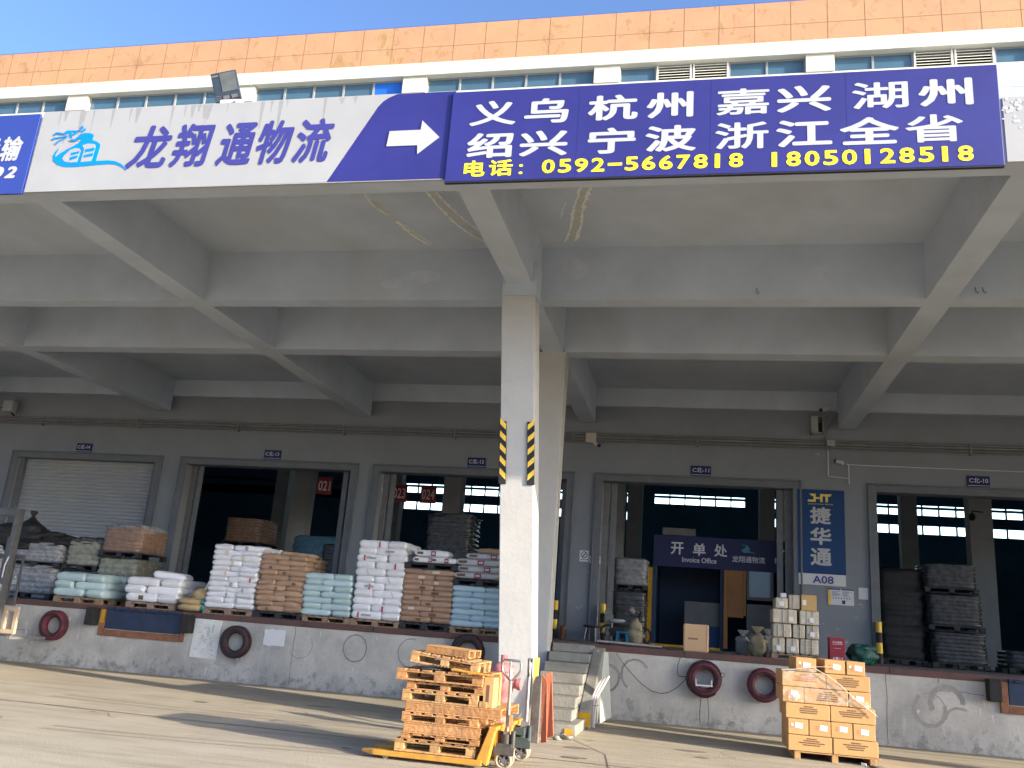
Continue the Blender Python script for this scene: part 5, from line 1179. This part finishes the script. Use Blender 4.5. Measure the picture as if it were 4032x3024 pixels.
# ================================================================ ON THE DOCK WALL
def tyre(lab, x, z, r_, m_, wd=.19, tilt=0.):
    t = thing('tyre_fender', lab, 'tyre', (x, 16.64-wd/2, z), group='tyres hung on the dock wall')
    h = wd/2; ri = r_*.60
    prof = [(ri, -h*.62), (ri+.025, -h*.85), (ri+(r_-ri)*.5, -h), (r_-.03, -h*.93), (r_-.006, -h*.7), (r_, -h*.35), (r_, h*.35), (r_-.006, h*.7), (r_-.03, h*.93), (ri+(r_-ri)*.5, h), (ri+.025, h*.85), (ri, h*.62), (ri-.012, h*.3), (ri-.012, -h*.3)]
    o = obj('carcass', MB().lathe(prof, (0, 0, 0), 'Y', 40, close=True), m_, t, local=True)
    q = MB()
    for k in range(44):
        a = 2*math.pi*k/44
        for s_ in (-1, 1):
            mx_ = Matrix.Rotation(-a, 4, 'Y') @ Matrix.Translation((r_, s_*h*.42, 0)) @ Matrix.Rotation(s_*.35, 4, 'X'); q.box(-.004, .007, -h*.34, h*.34, -.012, .012, mx_)
    obj('tread', q, m_, t, local=True)
    q = MB().lathe([(ri+.03, -h-.001), (ri+.045, -h-.004), (ri+.06, -h-.003)], (0, 0, 0), 'Y', 40); obj('bead_ring', q, M['rubber'], t, local=True)
    t.rotation_euler = (tilt, 0, 0)
    return t
tyre('pinkish red tyre hung on the dock wall at the far left', -12.80, .775, .29, M['tyre_red'])
t2 = tyre('worn black tyre with reddish streaks right of the notice sheet', -8.73, .755, .30, M['tyre_black'])
obj('chain', MB().tube([(-8.68, 16.6, .46), (-8.67, 16.6, .40), (-8.69, 16.6, .36)], .03, 6), M['steel'], t2)
tyre('black tyre half hidden behind the wooden pallet stack', -4.08, .93, .31, M['tyre_black'])
t4 = tyre('red tyre wound with black cable, carrying a steel bracket', .19, .81, .285, M['tyre_red'])
obj('bracket', MB().box(.04, .33, 16.43, 16.46, .69, .715).box(.04, .06, 16.43, 16.46, .715, .80).box(.30, .325, 16.43, 16.46, .715, .80), M['camera_white'], t4)
b = MB()
for k in range(4):
    rr = .292+.006*k; pts = []
    for i in range(25):
        a = R(20)+R(290)*i/24; pts.append((.19+rr*math.cos(a)*(1+.02*math.sin(3*a+k)), 16.47+.03*k, .81+rr*math.sin(a)))
    b.tube(pts, .006, 5)
b.tube([(.50+.035*math.cos(R(15*i)), 16.55, .90+.035*math.sin(R(15*i))) for i in range(24)], .005, 5)
b.tube([(-1.36, 16.62, 1.12), (-1.25, 16.6, .98), (-1.08, 16.6, .80), (-.9, 16.6, .64), (-.72, 16.6, .53), (-.55, 16.6, .50), (-.42, 16.6, .53), (-.28, 16.6, .62), (-.15, 16.58, .75), (-.10, 16.55, .82)], .0055, 5)
b.tube([(-.23, 16.62, 1.13), (-.27, 16.6, 1.0), (-.28, 16.6, .88), (-.24, 16.6, .82), (-.1, 16.58, .815)], .0055, 5)
b.tube([(.14, 16.5, .53), (.13, 16.6, .4), (.12, 16.6, .2), (.13, 16.6, .04)], .0055, 5); b.tube([(.25, 16.5, .53), (.26, 16.6, .4), (.275, 16.6, .2), (.26, 16.6, .04)], .0055, 5)
solo('hanging_cable', b, M['cable'], 'thin black cable looped along the dock wall and round a red tyre', 'cable')
tyre('red tyre partly hidden by the wrapped carton pallet', 1.19, .79, .275, M['tyre_red'])
t = thing('notice_sheet', 'tall dirty white notice sheet with smeared yellowish marks on the dock wall', 'notice', (-9.42, 16.63, .38))
obj('sheet', MB().hexa([(-9.72, 16.632, .40), (-9.14, 16.632, .385), (-9.14, 16.646, .385), (-9.72, 16.646, .40), (-9.70, 16.632, 1.14), (-9.13, 16.632, 1.125), (-9.13, 16.646, 1.125), (-9.70, 16.646, 1.14)]), M['paper_notes'], t)
q = MB(); random.seed(15)
for k in range(70):
    xx = random.uniform(-9.66, -9.25); zz = random.uniform(.45, 1.08); q.box(xx, xx+random.uniform(.01, .05), 16.630, 16.6318, zz, zz+random.uniform(.004, .012))
obj('scribble', q, M['greymark'], t)
q = MB()
for k in range(7):
    xx = random.uniform(-9.6, -9.25); zz = random.uniform(.6, 1.0); q.box(xx, xx+.05, 16.6305-.0002*k, 16.6318, zz, zz+random.uniform(.05, .14))
obj('stain', q, M['ochre_stain'], t)
n_ = 22; random.seed(6)
def ragged(x0, x1, z0, z1, y):
    P = []
    for i in range(12): P.append((x0+(x1-x0)*i/12, z0+random.uniform(-.012, .012)))
    for i in range(6): P.append((x1+random.uniform(-.012, .012), z0+(z1-z0)*i/6))
    for i in range(12): P.append((x1-(x1-x0)*i/12, z1+random.uniform(-.012, .012)))
    for i in range(6): P.append((x0+random.uniform(-.012, .012), z1-(z1-z0)*i/6))
    return MB().prism_y(P, y-.004, y)
t = solo('paint_patch', ragged(-8.20, -7.76, .74, 1.04, 16.647), M['paper_grey'], 'rough white painted patch on the dock wall beside the black tyre', 'patch')

# ================================================================ LEANING BOARDS, HYDRANT
def board(lab, P, th, m_, cat='board', group=None, bev=.004):
    """P: four corners bottom-left, bottom-right, top-right, top-left; thickness goes to +Y"""
    a = [Vector(p) for p in P]; n_ = (a[1]-a[0]).cross(a[3]-a[0]).normalized()
    if n_.y < 0: n_ = -n_
    b_ = [p+n_*th for p in a]
    return solo('board', MB().hexa([a[0], a[1], b_[1], b_[0], a[3], a[2], b_[2], b_[3]]), m_, lab, cat, group, bevel=bev)
board('red plywood board leaning on the column, left one with a pointed foot', [(-1.945, 12.30, .0), (-1.865, 12.27, .02), (-1.925, 12.40, .77), (-1.995, 12.42, .85)], .02, M['red_board'], group='boards leaning by the front column')
board('red plywood board leaning on the column, right one', [(-1.875, 12.36, .06), (-1.79, 12.34, .10), (-1.885, 12.50, .89), (-1.965, 12.48, .855)], .02, M['red_board'], group='boards leaning by the front column')
board('dark brown plank standing against the right edge of the front column', [(-2.085, 12.24, .0), (-1.975, 12.22, .0), (-2.0, 12.40, .84), (-2.115, 12.42, .805)], .05, M['dark_board'], group='boards leaning by the front column')
board('yellow plank standing behind the dark plank at the column', [(-2.105, 12.30, .0), (-2.04, 12.30, .0), (-2.055, 12.45, 1.06), (-2.125, 12.45, 1.06)], .018, M['yellow_board'], group='boards leaning by the front column')
board('long grey timber leaning against the left side of the front column', [(-2.78, 12.2, .55), (-2.70, 12.2, .55), (-2.555, 12.75, 1.12), (-2.60, 12.75, 1.16)], .04, M['dark_board'], group='boards leaning by the front column')
board('grey timber foot propping up the leaning timber left of the column', [(-2.86, 12.05, .0), (-2.76, 12.05, .0), (-2.70, 12.2, .55), (-2.78, 12.2, .55)], .04, M['dark_board'], group='boards leaning by the front column')
board('pale grey green sheet leaning against the dock right of the stairs', [(-1.50, 15.72, .0), (-1.36, 16.2, .06), (-1.49, 16.52, 1.12), (-1.64, 16.18, 1.15)], .03, M['panel_grey'], cat='panel')
t = thing('pvc_pipe_bundle', 'bundle of bent white plastic pipes tied with wire beside the stairs', 'pipes', (-1.5, 14.9, 0))
for k in range(6):
    dx = .035*(k % 3); dy = .04*(k//3); top = .72+.03*(k % 3)
    obj('pipe', MB().tube([(-1.60+dx, 14.95-dy, .0), (-1.585+dx, 14.98-dy, .30), (-1.56+dx, 15.0-dy, .48), (-1.51+dx*1.3, 15.06-dy, .62), (-1.44+dx*1.4, 15.14-dy, top)], .017, 8), M['pipe'], t)
obj('wire_tie', MB().tube([(-1.62, 14.84, .33), (-1.49, 14.84, .33), (-1.47, 15.0, .33), (-1.62, 15.0, .33)], .005, 5, closed=True), M['cable'], t)
random.seed(2)
for k in range(3):
    xx = (-1.80, -1.68, -1.74)[k]; yy = (12.75, 12.9, 13.0)[k]
    solo('rubble_stone', MB().blob((xx, yy, .03), .06+.02*k, .05, .035, nu=8, nv=5, jit=.8, seed=k), M['step'], ('small broken stone at the foot of the red boards', 'larger broken stone beside the red boards', 'flat broken stone at the corner of the lowest step')[k], 'stone')
hy = thing('fire_hydrant', 'faded red fire hydrant standing in front of the column behind the jack handle', 'hydrant', (-2.40, 11.75, 0))
obj('barrel', MB().lathe([(.17, 0), (.17, .03), (.10, .035), (.10, .16), (.15, .165), (.15, .21), (.10, .215), (.10, .62), (.14, .64), (.14, .88)], (-2.40, 11.75, 0), n=20), M['hydrant'], hy)
obj('bonnet', MB().lathe([(.17, .88), (.17, .92), (.14, .955), (.08, .985), (.045, .99), (.045, 1.08), (0, 1.08)], (-2.40, 11.75, 0), n=20), M['hydrant'], hy)
for s_ in (-1, 1): obj('side_outlet', MB().cyl((-2.40, 11.75, .74), (-2.40+s_*.2, 11.72, .74), .06, 14).cyl((-2.40+s_*.2, 11.72, .74), (-2.40+s_*.25, 11.715, .74), .075, 8), M['hydrant'], hy)
obj('front_outlet', MB().cyl((-2.40, 11.75, .78), (-2.40, 11.55, .78), .07, 14), M['hydrant'], hy)

# ================================================================ PALLET JACKS AND THE PALLET STACK
def wheel_parts(t, x, y, z, r_, wd, tm, hm):
    w_ = obj('wheel', MB().lathe([(r_*.72, -wd/2), (r_*.95, -wd/2), (r_, -wd*.35), (r_, wd*.35), (r_*.95, wd/2), (r_*.72, wd/2)], (x, y, z), 'Y', 24, close=True), tm, t)
    q = MB().cyl((x, y-wd*.40, z), (x, y+wd*.40, z), r_*.26, 12)
    for k in range(5):
        a = 2*math.pi*k/5; mx_ = Matrix.Translation((x, y, z)) @ Matrix.Rotation(a, 4, 'Y'); q.box(r_*.2, r_*.74, -wd*.3, wd*.3, -r_*.1, r_*.1, mx_)
    obj('hub', q, hm, w_)
def jack(lab, x0, y0, ym, fm, pm, wheel_c, handle):
    t = thing('pallet_jack', lab, 'pallet jack', (x0, y0, 0), group='hand pallet jacks')
    for k, yf in enumerate((y0, y0+ym)):
        q = MB(); q.hexa([(x0-1.18, yf, .035), (x0, yf, .035), (x0, yf+.15, .035), (x0-1.18, yf+.15, .035), (x0-1.18, yf, .088), (x0, yf, .092), (x0, yf+.15, .092), (x0-1.18, yf+.15, .088)])
        q.hexa([(x0-1.32, yf+.04, .05), (x0-1.18, yf, .035), (x0-1.18, yf+.15, .035), (x0-1.32, yf+.11, .05), (x0-1.32, yf+.04, .078), (x0-1.18, yf, .088), (x0-1.18, yf+.15, .088), (x0-1.32, yf+.11, .078)])
        obj('fork', q, fm, t, bevel=.006)
        obj('load_roller', MB().cyl((x0-1.05, yf+.035, .032), (x0-1.05, yf+.115, .032), .032, 14), M['wheel_cream'], t)
    q = MB()
    for yf in (y0+.01, y0+ym+.01):
        q.hexa([(x0-.06, yf, .092), (x0+.05, yf, .04), (x0+.05, yf+.13, .04), (x0-.06, yf+.13, .092), (x0+.05, yf, .40), (x0+.12, yf, .40), (x0+.12, yf+.13, .40), (x0+.05, yf+.13, .40)])
    q.box(x0+.05, x0+.13, y0+.01, y0+ym+.14, .385, .425); q.box(x0+.02, x0+.05, y0+.145, y0+ym+.005, .10, .36)
    obj('fork_frame', q, fm, t, bevel=.008)
    ya = y0+ym/2+.07
    q = MB().cyl((x0+.19, ya, .10), (x0+.19, ya, .34), .055, 14).box(x0+.10, x0+.27, ya-.07, ya+.07, .17, .25).cyl((x0+.27, ya-.03, .20), (x0+.27, ya-.03, .38), .025, 10).cyl((x0+.12, ya+.05, .15), (x0+.12, ya+.05, .36), .03, 10)
    q.box(x0+.08, x0+.3, ya-.1, ya-.09, .14, .22)
    obj('pump', q, pm, t, bevel=.004)
    for s_ in (-1, 1): wheel_parts(t, x0+.19, ya+s_*.065, .09, .09, .05, M['wheel_cream'], M['hub_grey'])
    return t, x0+.19, ya
j1, xa, ya = jack('yellow hand pallet jack with loop handle under the pallet stack', -2.12, 9.58, .40, M['yellow'], M['pump'], None, None)
q = MB(); hx = xa+.005
q.cyl((hx, ya, .34), (hx, ya, .88), .021, 12); q.box(hx-.03, hx+.03, ya-.03, ya+.03, .26, .36)
obj('handle_shaft', q, M['chrome'], j1)
loop = [(hx, ya, .875), (hx-.075, ya, .945), (hx-.103, ya, .985), (hx-.103, ya, 1.06), (hx-.085, ya, 1.09), (hx+.085, ya, 1.09), (hx+.103, ya, 1.06), (hx+.103, ya, .985), (hx+.075, ya, .945)]
q = MB().tube(loop, .014, 8, closed=True); q.cyl((hx-.012, ya, .89), (hx-.012, ya, 1.085), .012, 8)
obj('handle_loop', q, M['chrome'], j1)
obj('release_lever', MB().box(hx-.006, hx+.016, ya-.03, ya-.015, .90, 1.0), M['camera_white'], j1)
obj('lever_tag', MB().box(hx+.02, hx+.055, ya-.03, ya-.02, .42, .54), M['carton'], j1)
j2, xa2, ya2 = jack('yellow hand pallet jack with green grey pump, parked behind the first', -2.07, 10.28, .40, M['yellow'], M['pump_green'], None, None)
q = MB().cyl((xa2+.03, ya2, .34), (xa2+.03, ya2, 1.06), .02, 12); q.box(xa2-.02, xa2+.07, ya2-.03, ya2+.03, .30, .42)
obj('handle_shaft', q, M['steel'], j2)
obj('handle_loop', MB().tube([(xa2+.03, ya2, .90), (xa2+.035, ya2-.08, .96), (xa2+.035, ya2-.1, 1.1), (xa2+.035, ya2+.1, 1.1), (xa2+.035, ya2+.08, .96)], .014, 8, closed=True), M['mast_grey'], j2)
obj('rear_hose_box', MB().box(xa2-.12, xa2+.05, ya2-.16, ya2-.08, .28, .36), M['pump_green'], j2, bevel=.01)

gp_ = 'wooden pallets stacked on the jacks'
levels = [(-3.08, 9.60, .095, .88, .95, .125, 'block', 'wood2', 'lowest pale pallet resting on the jack forks', 1, None),
 (-3.02, 9.60, .222, .86, .95, .055, 'block', 'wood', 'thin broken pallet second from the bottom of the stack', -1, None),
 (-3.00, 9.60, .279, .84, .95, .112, 'stringer', 'wood', 'orange pallet third from bottom, long side board facing front', 1.2, None),
 (-3.03, 9.60, .393, .84, .95, .098, 'block', 'wood', 'orange pallet with open gaps, just below the longest one', .6, None),
 (-3.00, 9.60, .493, 1.05, .95, .105, 'stringer', 'wood', 'longest pallet of the stack, sticking out to the right', -.5, None),
 (-3.05, 9.60, .600, .84, .95, .117, 'block', 'wood2', 'pale pallet just above the longest one of the stack', 0, None),
 (-3.01, 9.60, .719, .85, .95, .088, 'block', 'wood', 'flat pallet fourth from the top of the stack', .8, None),
 (-3.13, 9.58, .809, .96, .95, .118, 'block', 'wood', 'pallet carrying the black cables, third from the top', -.6, None)]
for k, (x, y, z, w_, d_, h_, sty, mm_, lab, rz, tl) in enumerate(levels):
    pallet(lab, x, y, z, w_, d_, h_, sty, M[mm_], gp_, rz=R(rz), seed=k)
pallet('tilted pallet propped on cables, second from the top of the stack', -3.00, 9.60, 1.0, .76, .8, .115, 'block', M['wood2'], gp_, rz=R(3), tilt=(0, R(5.5)))
pallet('small orange crate shaped pallet on the very top of the stack', -2.87, 9.72, 1.105, .50, .45, .08, 'stringer', M['wood'], gp_, rz=R(-4), tilt=(0, R(3)))
b = MB(); random.seed(9)
for k in range(7):
    x = -2.86+.035*k; b.tube([(x-.03, 9.62, .935), (x+.05, 9.60+.02*k, .965), (x+.13, 9.62, .985-.004*k), (x+.2, 9.66, .96), (x+.24, 9.7, .935)], .009, 6)
b.tube([(-2.55, 9.63, .99), (-2.5, 9.62, .955), (-2.42, 9.63, .94), (-2.36, 9.64, .95)], .009, 6)
solo('cable_bundle', b, M['cable'], 'tangled black cables squeezed between the upper pallets', 'cable')
solo('orange_lever', MB().tube([(-2.52, 9.58, .955), (-2.36, 9.57, .945), (-2.2, 9.57, .935)], .014, 8).tube([(-2.33, 9.55, .93), (-2.22, 9.54, .937), (-2.07, 9.54, .925)], .011, 8), M['yellow'], 'orange yellow lever bars lying on the cable carrying pallet', 'lever')
t = thing('carton', 'narrow upright carton wedged on the longest pallet beside the jack handle', 'carton', (-2.11, 9.8, .60))
obj('box', MB().box(-2.165, -2.055, 9.62, 10.02, .60, .905), M['carton'], t, bevel=.006)
obj('side_print', MB().box(-2.13, -2.10, 9.617, 9.6195, .66, .83), M['darkprint'], t); obj('green_tape', MB().box(-2.054, -2.0525, 9.64, 10.0, .605, .625), mat('green_tape', (.10, .33, .14), .5), t)
solo('wood_block', MB().box(-2.20, -2.12, 9.60, 9.68, .60, .66), M['wood2'], 'small cut wood block beside the narrow upright carton', 'block', bevel=.004)

# ================================================================ CARTON PALLET IN THE SUN
YC = 13.4; gc = 'cartons on the sunlit pallet'
pallet('wooden pallet under the tall carton load', 1.36, YC, 0, 1.10, 1.0, .105, 'legs', M['wood2'])
def carton_mesh(w_, d_, h_): return MB().box(.003, w_-.003, 0, d_-.004, .002, h_-.003)
CM = {}
def carton(lab, x0, x1, z0, z1, y, kind, rn):
    w_, h_ = x1-x0, z1-z0; key = (round(w_, 2), round(h_, 2))
    if key not in CM: CM[key] = carton_mesh(w_, .49, h_).mesh('carton')
    o = obj('carton', CM[key], M['carton'], bevel=.007); o.location = (x0, y+rn.uniform(0, .012), z0); o.rotation_euler = (0, 0, rn.gauss(0, .006)); tag(o, lab, 'carton', gc)
    if y > YC+.2: return o
    if kind == 'wide':
        q = MB(); n_ = rn.choice((4, 5)); zt = h_*.82; xm = w_*rn.uniform(.46, .54)
        for k in range(n_):
            wl = w_*rn.uniform(.16, .28) if k else w_*.1; z = zt-k*h_*.13
            xx = xm-wl
            while xx < xm+wl: ww = rn.uniform(.008, .02); q.box(xx, xx+ww, -.0025, -.0005, z-.012, z+.003); xx += ww+.006
        obj('printing', q, M[rn.choice(('redprint', 'darkprint'))], o, local=True)
    else:
        a = w_*rn.uniform(.3, .5); c = h_*rn.uniform(.3, .45)
        q = MB(); s_ = rn.uniform(.03, .06)
        q.hexa([(a, -.003, c), (a+.10, -.003, c-.01), (a+.10, -.0005, c-.01), (a, -.0005, c), (a+.005, -.003, c+.07), (a+.105, -.003, c+.06), (a+.105, -.0005, c+.06), (a+.005, -.0005, c+.07)])
        obj('label', q, M['sticker'], o, local=True)
        q = MB()
        for k in range(3): q.box(a-.05, a-.02, -.002, -.0005, c+.02*k, c+.02*k+.009)
        obj('printing', q, M['redprint'], o, local=True)
        if rn.random() < .5: obj('yellow_dot', MB().cyl((w_*.2, -.003, h_*.6), (w_*.2, -.0005, h_*.6), .02, 12), M['strap'], o, local=True)
    obj('tape', MB().box(w_*.5-.02, w_*.5+.02, -.0015, -.0003, h_*.9, h_-.012), M['carton3'], o, local=True)
    return o
rows_ = [('bottom', .107, .312, [(1.28, 1.858, 'wide'), (1.862, 2.44, 'wide')]),
 ('second', .314, .518, [(1.28, 1.552, 's'), (1.554, 1.835, 's'), (1.838, 2.12, 's'), (2.123, 2.41, 's')]),
 ('third', .52, .722, [(1.25, 1.832, 'wide'), (1.836, 2.42, 'wide')]),
 ('fourth', .724, .932, [(1.21, 1.492, 's'), (1.494, 2.078, 'wide'), (2.08, 2.36, 's')]),
 ('fifth', .934, 1.138, [(1.205, 1.782, 'wide'), (1.785, 2.36, 'wide')]),
 ('top', 1.14, 1.325, [(1.39, 1.665, 's'), (1.77, 2.045, 's'), (2.055, 2.30, 's')])]
rn = random.Random(5)
for name_, z0, z1, cells in rows_:
    nn = {2: ('left', 'right'), 3: ('left', 'middle', 'right'), 4: ('leftmost', 'inner left', 'inner right', 'rightmost')}[len(cells)]
    for k, (a, c, kd) in enumerate(cells):
        carton('%s %s carton in the %s row of the sunlit load' % (nn[k], 'wide' if kd == 'wide' else 'small', name_), a, c, z0, z1, YC, kd, rn)
        carton('%s %s carton hidden behind the %s row of the sunlit load' % (nn[k], 'wide' if kd == 'wide' else 'small', name_), a, c, z0, z1, YC+.5, kd, rn)
sf = thing('stretch_film', 'crumpled clear stretch film with a twisted rope across the carton load', 'stretch film', (1.8, 13.37, .6))
top_ = [(1.195, 1.135), (1.38, 1.17), (1.62, 1.20), (1.80, 1.12), (2.0, .97), (2.2, .80), (2.43, .64)]
P = []; n_ = 30; m_ = 14
def ftop(x):
    for (xa_, za_), (xb_, zb_) in zip(top_[:-1], top_[1:]):
        if x <= xb_: return za_+(zb_-za_)*(x-xa_)/(xb_-xa_)
    return top_[-1][1]
for j in range(m_+1):
    for i in range(n_+1):
        x = 1.215+1.19*i/n_; z1 = max(.745, ftop(x)); z0 = .74; z = z0+(z1-z0)*j/m_
        P.append((x, 13.385-.012*abs(mnoise.noise(Vector((x*6, z*9, 2))))-(.0 if z < 1.14 else 0), z))
b = MB().add(P, [(j*(n_+1)+i, j*(n_+1)+i+1, (j+1)*(n_+1)+i+1, (j+1)*(n_+1)+i) for j in range(m_) for i in range(n_)], True)
obj('film_sheet', b, M['film_clear'], sf)
b = MB().tube([(x, 13.373+.003*math.sin(9*x), ftop(x)+.006*math.sin(17*x)) for x in [1.195+1.235*i/40 for i in range(41)]], .006, 7)
b.tube([(1.40, 13.37, 1.17), (1.62, 13.372, 1.215), (1.78, 13.37, 1.225), (2.0, 13.38, 1.235)], .004, 6)
obj('twisted_rope', b, M['strap'], sf)
obj('torn_tuft', MB().blob((1.36, 13.375, .80), .07, .012, .05, jit=.8, seed=4, fold=.2).blob((2.28, 13.375, .76), .05, .012, .06, jit=.8, seed=5, fold=.2), M['film_clear'], sf)
solo('white_scrap', MB().hexa([(2.21, 13.35, .004), (2.27, 13.33, .004), (2.28, 13.38, .004), (2.22, 13.4, .004), (2.205, 13.36, .04), (2.26, 13.335, .035), (2.27, 13.37, .035), (2.215, 13.38, .04)]), M['sticker'], 'crumpled white paper scrap under the carton pallet', 'paper')
solo('dark_scrap', MB().blob((2.40, 13.28, .015), .10, .06, .015, jit=.5, seed=3), M['dark_board'], 'dark flat scrap at the right foot of the carton pallet', 'scrap')

# ================================================================ FORKLIFT AT THE LEFT EDGE
fk = thing('forklift', 'beige and grey forklift cut by the left edge of the photo, mast raised', 'forklift', (-13.3, 14.3, 0))
xr = -12.95
q = MB()
for x in (xr-.09, xr-1.0): q.box(x, x+.09, 15.1, 15.26, .12, 2.95)
q.box(xr-.91, xr-.09, 15.12, 15.2, 2.8, 2.95); q.box(xr-.91, xr-.09, 15.12, 15.2, 1.5, 1.58)
obj('mast', q, M['mast_grey'], fk, bevel=.008)
q = MB()
for x in (xr-.17, xr-.90): q.box(x, x+.075, 15.14, 15.3, .3, 2.4)
obj('inner_mast', q, M['mast_grey'], fk, bevel=.006)
obj('beige_mast_foot', MB().box(xr-.105, xr+.015, 15.085, 15.099, .12, 1.10), M['beige_metal'], fk, bevel=.004)
q = MB(); q.box(xr-1.02, xr+.28, 15.30, 15.36, 1.02, 1.10); q.box(xr-1.02, xr+.28, 15.30, 15.36, .60, .68); q.box(xr+.20, xr+.28, 15.30, 15.36, .68, 1.02); q.box(xr-.02, xr+.04, 15.30, 15.36, .68, 1.02)
obj('carriage', q, M['beige_metal'], fk, bevel=.008)
q = MB()
for x in (xr+.06, xr-.75): q.box(x, x+.11, 15.36, 15.42, .5, 1.0); q.box(x, x+.11, 15.42, 16.35, 1.25 if False else .5, .545)
obj('forks', q, M['steel'], fk)
t_ = MB()
for ch, z in (('龙', 1.42), ('工', 1.31), ('叉', 1.20), ('车', 1.09)): t_ = merge(t_, text_mesh('lettering', ch, xr-.085, xr-.005, z, z+.085, 15.083, .03))
t_ = merge(t_, text_mesh('lettering', '5T', xr+.02, xr+.11, 1.52, 1.60, 15.297, .03)); t_.add([(xr+.035, 15.297, 1.63), (xr+.095, 15.297, 1.63), (xr+.065, 15.297, 1.70)], [(0, 1, 2)])
obj('lettering', t_, M['letter_white'], fk)
q = MB(); q.box(xr-1.02, xr+.16, 15.31, 15.35, 1.12, 1.2); q.box(xr-1.02, xr+.16, 15.31, 15.35, 2.0, 2.08)
for k in range(7): q.box(xr-1.0+k*.185, xr-.96+k*.185, 15.31, 15.345, 1.2, 2.0)
obj('load_backrest', q, M['mast_grey'], fk)
obj('hose', MB().tube([(xr-.04, 15.07, 1.62), (xr-.03, 15.06, 1.85), (xr+.02, 15.06, 2.02)], .014, 6), M['letter_white'], fk)
obj('roller', MB().cyl((xr-.06, 15.05, .88), (xr-.06, 15.084, .88), .045, 14), M['pump'], fk)
q = MB(); q.box(xr-1.1, xr+.05, 12.6, 14.9, .25, 1.05); q.box(xr-1.1, xr+.05, 12.2, 12.6, .35, 1.2)
obj('body', q, M['beige_metal'], fk, bevel=.04)
q = MB()
for x in (xr-1.05, xr-.2):
    q.tube([(x, 14.2, 1.05), (x, 14.0, 1.9), (x, 13.8, 2.12), (x, 12.9, 2.12), (x, 12.6, 1.2)], .035, 8)
for k in range(6): q.cyl((xr-1.05, 13.8-.16*k, 2.12), (xr-.2, 13.8-.16*k, 2.12), .018, 6)
obj('overhead_guard', q, M['mast_grey'], fk)
obj('seat', MB().box(xr-.8, xr-.3, 13.0, 13.5, 1.05, 1.15).box(xr-.8, xr-.3, 12.9, 13.0, 1.05, 1.55), M['black_plastic'], fk, bevel=.03)
for x in (xr-1.05, xr-.02):
    for y, r_ in ((14.6, .32), (12.9, .26)): obj('wheel', MB().lathe([(r_*.5, -.1), (r_, -.09), (r_, .09), (r_*.5, .1)], (x, y, r_), 'X', 24, close=True), M['rubber'], fk)
